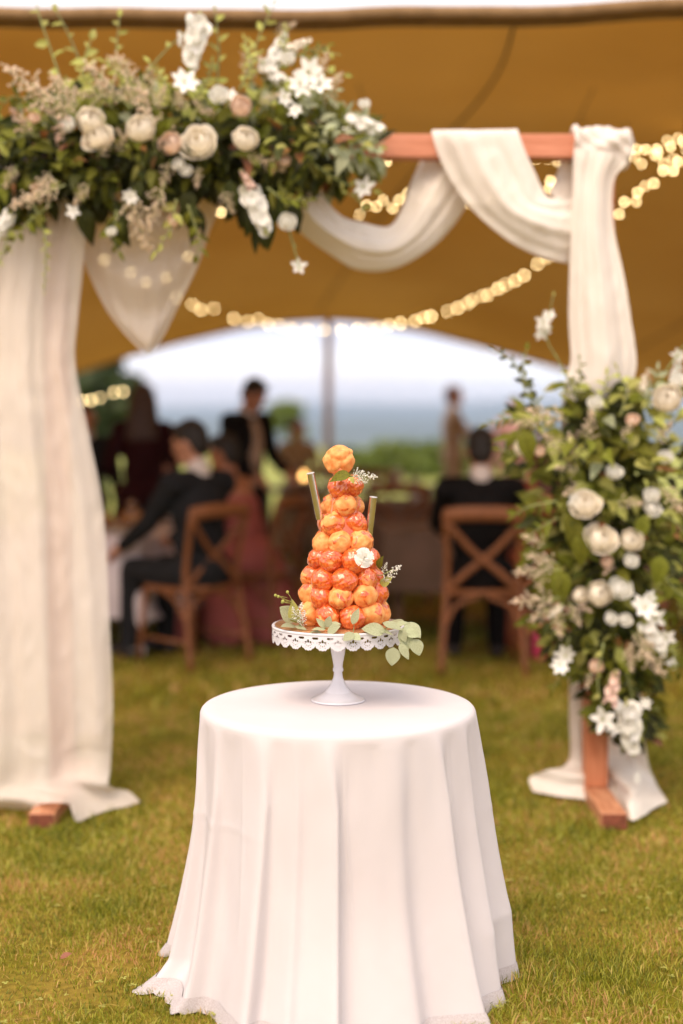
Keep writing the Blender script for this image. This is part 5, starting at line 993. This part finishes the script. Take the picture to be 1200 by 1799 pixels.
def person(label, x, y, face, height, sit=False, lean=0.0, head_yaw=0.0, head_pitch=0.0, top='black', bottom='black', skirt=None, hair='hair_dark', long_hair=False, skin='skin', handL=None, handR=None, front=None, sleeveless=False, female=False, vox=0.009, seat=0.475):
    s = height/1.75; root = thing('person', (x, y, 0), label, 'person'); Mw = Matrix.Translation((x, y, 0)) @ Matrix.Rotation(face, 4, 'Z') @ Matrix.Scale(s, 4)
    up = Vector((0, math.sin(lean), math.cos(lean))); P = Vector((0, 0, (seat+.09)/s if sit else .93))
    C = P+up*.33; Nk = P+up*.52; sw_ = .165 if female else .19
    sh = {k: Nk-up*.045+Vector((k*sw_, 0, 0)) for k in (-1, 1)}; hip = {k: P+Vector((k*.09, 0, -.03)) for k in (-1, 1)}
    if sit: knee = {k: P+Vector((k*.12, .43, -.02)) for k in (-1, 1)}; ank = {k: Vector((k*.13, .45, .08)) for k in (-1, 1)}
    else: knee = {k: Vector((k*.10, .02, .50)) for k in (-1, 1)}; ank = {k: Vector((k*.11, -.02, .08)) for k in (-1, 1)}
    hand = {}
    for k, h in ((-1, handL), (1, handR)):
        hand[k] = Vector(h) if h else (P+Vector((k*.17, .30, .03)) if sit else P+Vector((k*.27, .06, -.12)))
    elb = {}
    for k in (-1, 1):
        d = hand[k]-sh[k]; Ld = min(d.length, .545); hand[k] = sh[k]+d.normalized()*Ld; mid = (sh[k]+hand[k])/2; hgt = math.sqrt(max(0, .28**2-(Ld/2)**2))
        pole = Vector((k*.5, -.6, -.8)); pole -= d.normalized()*pole.dot(d.normalized()); elb[k] = mid+pole.normalized()*hgt
    hm = Matrix.Rotation(head_yaw, 3, 'Z') @ Matrix.Rotation(-head_pitch-lean*.4, 3, 'X')
    Hb = Nk+up*.06; Hc = Hb+hm @ Vector((0, .015, .125))
    H = lambda v: Hc+hm @ Vector(v)
    b = []
    b += [ell(Hc, (.074, .095, .112), hm), ell(H((0, .028, -.055)), (.058, .066, .066), hm), cap(H((0, .088, .012)), H((0, .108, -.022)), .010, .014, 8), ell(H((0, .086, -.088)), (.026, .02, .018), hm), ell(H((0, .09, -.056)), (.028, .012, .009), hm)]
    for k in (-1, 1): b += [ell(H((k*.076, -.005, -.01)), (.010, .022, .032), hm), cap(H((k*.018, .090, .030)), H((k*.05, .078, .030)), .010, .008, 8)]
    b += [cap(Nk-up*.02, Hc-hm @ Vector((0, .01, .05)), .058, .054)]
    tw = .9 if female else 1.0
    tor = lambda e: [ell(P+up*.0, (.165+e, .115+e, .13+e)), ell(P+up*.17, ((.135 if female else .15)+e, .10+e, .16+e)), ell(C, (.158*tw+e, .112+e, .17+e)), cap(sh[-1], sh[1], .062+e*.7, .062+e*.7), cap(Nk-up*.05, Nk+up*.01, .085+e*.4, .06+e*.3)]
    b += tor(0)
    for k in (-1, 1):
        b += [cap(sh[k], elb[k], .052*tw, .040*tw), cap(elb[k], hand[k], .040*tw, .027*tw)]
        fd = (hand[k]-elb[k]).normalized(); sd_ = fd.cross(Vector((0, 0, 1))); sd_ = sd_.normalized() if sd_.length > .1 else Vector((1, 0, 0)); dn = sd_.cross(fd)*-1
        pm = hand[k]+fd*.045; b.append(cap(hand[k], hand[k]+fd*.075, .026, .030))
        for q, ln in ((-1.5, .062), (-.5, .075), (.5, .072), (1.5, .055)):
            r0 = hand[k]+fd*.085+sd_*q*.016; r1 = r0+fd*ln*.55+dn*.008; r2 = r1+fd*ln*.4+dn*.024; b += [cap(r0, r1, .0095, .009, 8), cap(r1, r2, .009, .0078, 8)]
        t0 = hand[k]+fd*.03+sd_*k*-.028; t1 = t0+fd*.035+sd_*k*-.026; b += [cap(t0, t1, .012, .010, 8), cap(t1, t1+fd*.03+dn*.008, .010, .008, 8)]
        b += [cap(hip[k], knee[k], .082, .055), cap(knee[k], ank[k], .055, .036), cap(ank[k]+Vector((0, -.03, -.04)), ank[k]+Vector((0, .15, -.05)), .032, .028)]
    blob('body', b, vox, M[skin], root, Mw, 2)
    for k in (-1, 1): ob('eye', mesh('eye', *ell(H((k*.032, .085, .008)), (.012, .010, .007), hm, 10, 8), M['eye']), root, Mw)
    hr = [ell(H((0, -.018, .030)), (.083, .098, .102), hm), ell(H((0, .035, .085)), (.068, .055, .035), hm), ell(H((0, -.055, -.02)), (.072, .055, .075), hm)]
    if long_hair:
        for i in range(5): hr.append(ell(H((0, -.06, -.03-.06*i))+Vector((0, -.02*i**.5, 0)), (.095+.008*i, .055, .07)))
        for k in (-1, 1): hr.append(cap(H((k*.07, -.01, .02)), H((k*.09, -.03, -.20)), .03, .035))
    blob('hair', hr, .010, M[hair], root, Mw, 2)
    e = .020; jk = tor(e)
    for k in (-1, 1):
        jk.append(cap(sh[k], elb[k] if not sleeveless else sh[k].lerp(elb[k], .25), .066, .054))
        if not sleeveless: jk.append(cap(elb[k], elb[k].lerp(hand[k], .93), .054, .040))
        if not skirt: jk.append(cap(hip[k]+Vector((0, 0, .02)), hip[k].lerp(knee[k], .18), .115, .10))
    if sleeveless: jk = [ell(P, (.185, .135, .15)), ell(P+up*.17, (.155, .12, .17)), ell(C-up*.02, (.165, .128, .15))]
    blob('dress_top' if skirt else 'jacket', jk, .011, M[top], root, Mw, 3)
    if skirt:
        sk = [ell(P, (.19, .15, .15))]
        for k in (-1, 1): sk += [cap(hip[k], knee[k], .125, .10), cap(knee[k], Vector((knee[k].x*1.4, knee[k].y*1.05, .10)), .10, .15), cap(knee[k].lerp(hip[k], .5), Vector((k*.2, .10, .10)), .1, .14) if sit else cap(hip[k], Vector((k*.17, 0, .12)), .12, .14)]
        if sit: sk += [cap(P+Vector((0, -.05, -.05)), Vector((0, -.12, .10)), .15, .16), cap(P+Vector((.1, -.05, -.05)), Vector((.22, -.1, .10)), .12, .15)]
        blob('skirt', sk, .014, M[skirt], root, Mw, 4)
    else:
        tr = [ell(P, (.178, .13, .13))]
        for k in (-1, 1): tr += [cap(hip[k], knee[k], .100, .075), cap(knee[k], ank[k]+Vector((0, 0, .0)), .075, .058)]
        blob('trousers', tr, .012, M[bottom], root, Mw, 3)
        blob('shirt_collar', [cap(Nk-up*.01, Nk+up*.045, .073, .066)], .008, M['shirt'], root, Mw, 1)
    if front: blob('waistcoat', [ell(C+Vector((0, .035, -.05)), (.085, .115, .25)), ell(P+Vector((0, .03, .05)), (.10, .12, .13))], .010, M[front], root, Mw, 3)
    for k in (-1, 1): blob('shoe', [cap(ank[k]+Vector((0, -.035, -.042)), ank[k]+Vector((0, .17, -.045)), .043, .036), cap(ank[k]+Vector((0, 0, .0)), ank[k]+Vector((0, -.01, -.04)), .045, .045)], .010, M['shoe'], root, Mw, 1)
    return root
pA = off(cA[0], cA[1], fA, -.10)
person('seated man in a charcoal suit turned sideways towards the lilac table', pA[0], pA[1], fA, 1.90, True, .03, head_yaw=.35, head_pitch=.25, top='char', bottom='char', handL=(-.2, .45, .62), handR=(.18, .46, .64))
pB = off(.815, 8.30, fB, -.03)
person('seated man in a black suit with his back turned, beside the post flowers', pB[0], pB[1], fB, 1.80, True, .10, head_pitch=.1, top='black', bottom='black', handL=(-.2, .5, .75), handR=(.22, .5, .75))
person('seated dark haired woman in a dusty rose dress and bare shoulders', cW[0]-.02, cW[1]+.02, fW, 1.76, True, .32, top='rose_dress', skirt='rose_dress', hair='hair_dark', skin='skin2', sleeveless=True, female=True, handL=(-.15, .5, .7), handR=(.2, .45, .66))
person('standing woman in a burgundy dress with long dark hair, seen from behind', -1.455, 10.45, facing(-.15, 1), 1.72, False, .06, head_yaw=-.2, top='burg', skirt='burg', hair='hair_brown', long_hair=True, female=True, handL=(-.2, .25, 1.0), handR=(.22, .3, .95))
person('standing man in an open black jacket over a tan waistcoat, head bowed', -.76, 11.2, facing(.75, -.65), 1.80, False, .05, head_pitch=.5, top='black', bottom='black', front='tan', handL=(-.16, .30, 1.02), handR=(.2, .30, 1.0))
person('standing man in a tan suit holding a hand out, near the meadow', 1.44, 18.5, facing(1, .1), 1.90, False, 0, top='tan', bottom='tan', hair='hair_red', handL=(-.1, .42, 1.22), handR=(.1, .40, 1.2))
person('auburn haired woman in a patterned dress behind the bare wood table', -.50, 16.2, facing(.15, -1), 1.62, True, .05, top='print_dress', skirt='print_dress', hair='hair_red', female=True, seat=.62, handL=(-.2, .35, .95), handR=(.2, .35, .95))
person('standing guest in a pink top just above the leaves at the opening', 2.32, 19.0, facing(-.3, -1), 1.76, False, 0, top='pink_shirt', bottom='tan', hair='hair_brown')
person('seated woman in a rust red dress leaning on her arm behind the post flowers', 1.34, 8.97, fR, 1.68, True, .22, top='rust_dress', skirt='rust_dress', hair='hair_red', long_hair=True, female=True, skin='skin2', handL=(-.25, .42, .74), handR=(.1, .45, .76))
person('child with a pink top seated at the far side of the lilac table', -1.30, 10.62, facing(-.1, -1), 1.32, True, .05, top='pink_shirt', bottom='char', hair='hair_brown', seat=.46)
person('dark haired guest standing half behind the long sheer curtain', -2.02, 11.3, facing(.3, -1), 1.58, False, 0, top='char', bottom='char', hair='hair_dark')

# ================================================================ lawn
def grass(n, x0, x1, y0, y1, h0, h1, w0, w1, seed, flat=0.0):
    r = np.random.default_rng(seed); x = r.uniform(x0, x1, n); y = r.uniform(y0, y1, n); h = r.uniform(h0, h1, n)*(0.75+.5*(np.sin(3.1*x+1.7*y)*np.sin(2.3*y-1.1*x)*.5+.5)); wd = r.uniform(w0, w1, n)
    nf = np.sin(2.9*x+1.3)*np.sin(2.4*y+.7*x)+.7*np.sin(7.1*x-3.3*y)*np.sin(6.3*y+1.1)+.5*np.sin(17*x+9*y)*np.sin(15*y-4*x)
    kp = r.uniform(0, 1, n) < np.clip(.86+.38*nf, .34, 1); x, y, h, wd = x[kp], y[kp], h[kp]*(1+.22*nf[kp]), wd[kp]; n = len(x)
    a = r.uniform(0, 2*np.pi, n); ln = h*r.uniform(.25, 1.1, n)+flat*h; q = r.uniform(0, 2*np.pi, n)
    dx, dy = np.cos(a)*ln, np.sin(a)*ln; wx, wy = np.cos(q)*wd/2, np.sin(q)*wd/2; z = np.zeros(n); hz = h*(1-.6*min(1, flat))
    V = np.empty((n, 5, 3)); V[:, 0] = np.c_[x-wx, y-wy, z]; V[:, 1] = np.c_[x+wx, y+wy, z]; V[:, 2] = np.c_[x+dx*.35+wx*.8, y+dy*.35+wy*.8, hz*.62]; V[:, 3] = np.c_[x+dx*.35-wx*.8, y+dy*.35-wy*.8, hz*.62]; V[:, 4] = np.c_[x+dx, y+dy, hz]
    return V
def grass_obj(name, Vs, label):
    V = np.vstack(Vs); n = len(V); me = bpy.data.meshes.new(name); me.vertices.add(n*5); me.vertices.foreach_set('co', V.reshape(-1))
    b = (np.arange(n)*5)[:, None]; lp = np.concatenate([b+np.array([[0, 1, 2, 3]]), b+np.array([[3, 2, 4]])], axis=1).reshape(-1)
    me.loops.add(n*7); me.loops.foreach_set('vertex_index', lp.astype(np.int32)); me.polygons.add(n*2)
    st = (np.arange(n)*7)[:, None]+np.array([[0, 4]]); me.polygons.foreach_set('loop_start', st.reshape(-1).astype(np.int32))
    me.update(calc_edges=True); me.validate(); me.materials.append(M['grass']); o = ob(name, me); tag(o, label, 'grass', kind='stuff')
grass_obj('lawn_grass', [grass(105000, -1.7, 1.7, 2.9, 4.7, .009, .027, .0018, .0036, 1), grass(75000, -2.2, 2.2, 4.7, 7.0, .011, .029, .003, .006, 2), grass(45000, -4.5, 4.5, 7.0, 12.5, .02, .045, .006, .012, 3), grass(9000, -1.7, 1.7, 2.9, 5.2, .025, .05, .0013, .0024, 4, 1.4)], 'short mown lawn with green and straw coloured blades')
r = np.random.default_rng(9); g = G(); nC = 1500
for i in range(nC):
    x, y = r.uniform(-1.6, 1.6), 2.95+2.6*r.uniform(0, 1)**1.3
    if math.sin(4.3*x+2)*math.sin(3.7*y)+r.uniform(-.6, .6) < -.1: continue
    a0 = r.uniform(0, 6.28); s = r.uniform(.005, .011); z = r.uniform(.010, .022)
    for k in range(3):
        a = a0+k*2.09; c, sn = math.cos(a), math.sin(a); P = [(0, 0, 0), (.5, -.45, .12), (1, -.3, .1), (1.05, 0, .04), (1, .3, .1), (.5, .45, .12)]
        g.add([(x+s*(u*c-w2*sn), y+s*(u*sn+w2*c), z+s*h) for u, w2, h in P], [(0, 1, 2, 3), (0, 3, 4, 5)])
tag(g.obj('clover', M['leaf_lime']), 'low clover leaves scattered through the lawn', 'clover', kind='stuff')
p = gnd(105, 1684, .025); t = ob('fallen_leaf', leafmesh('fallen_leaf', .36, .5, -.25, M['dead_leaf']), None, basis(p, (1, .25, .12), (0, -.3, 1), .034)); tag(t, 'single curled brown leaf lying on the lawn', 'leaf')
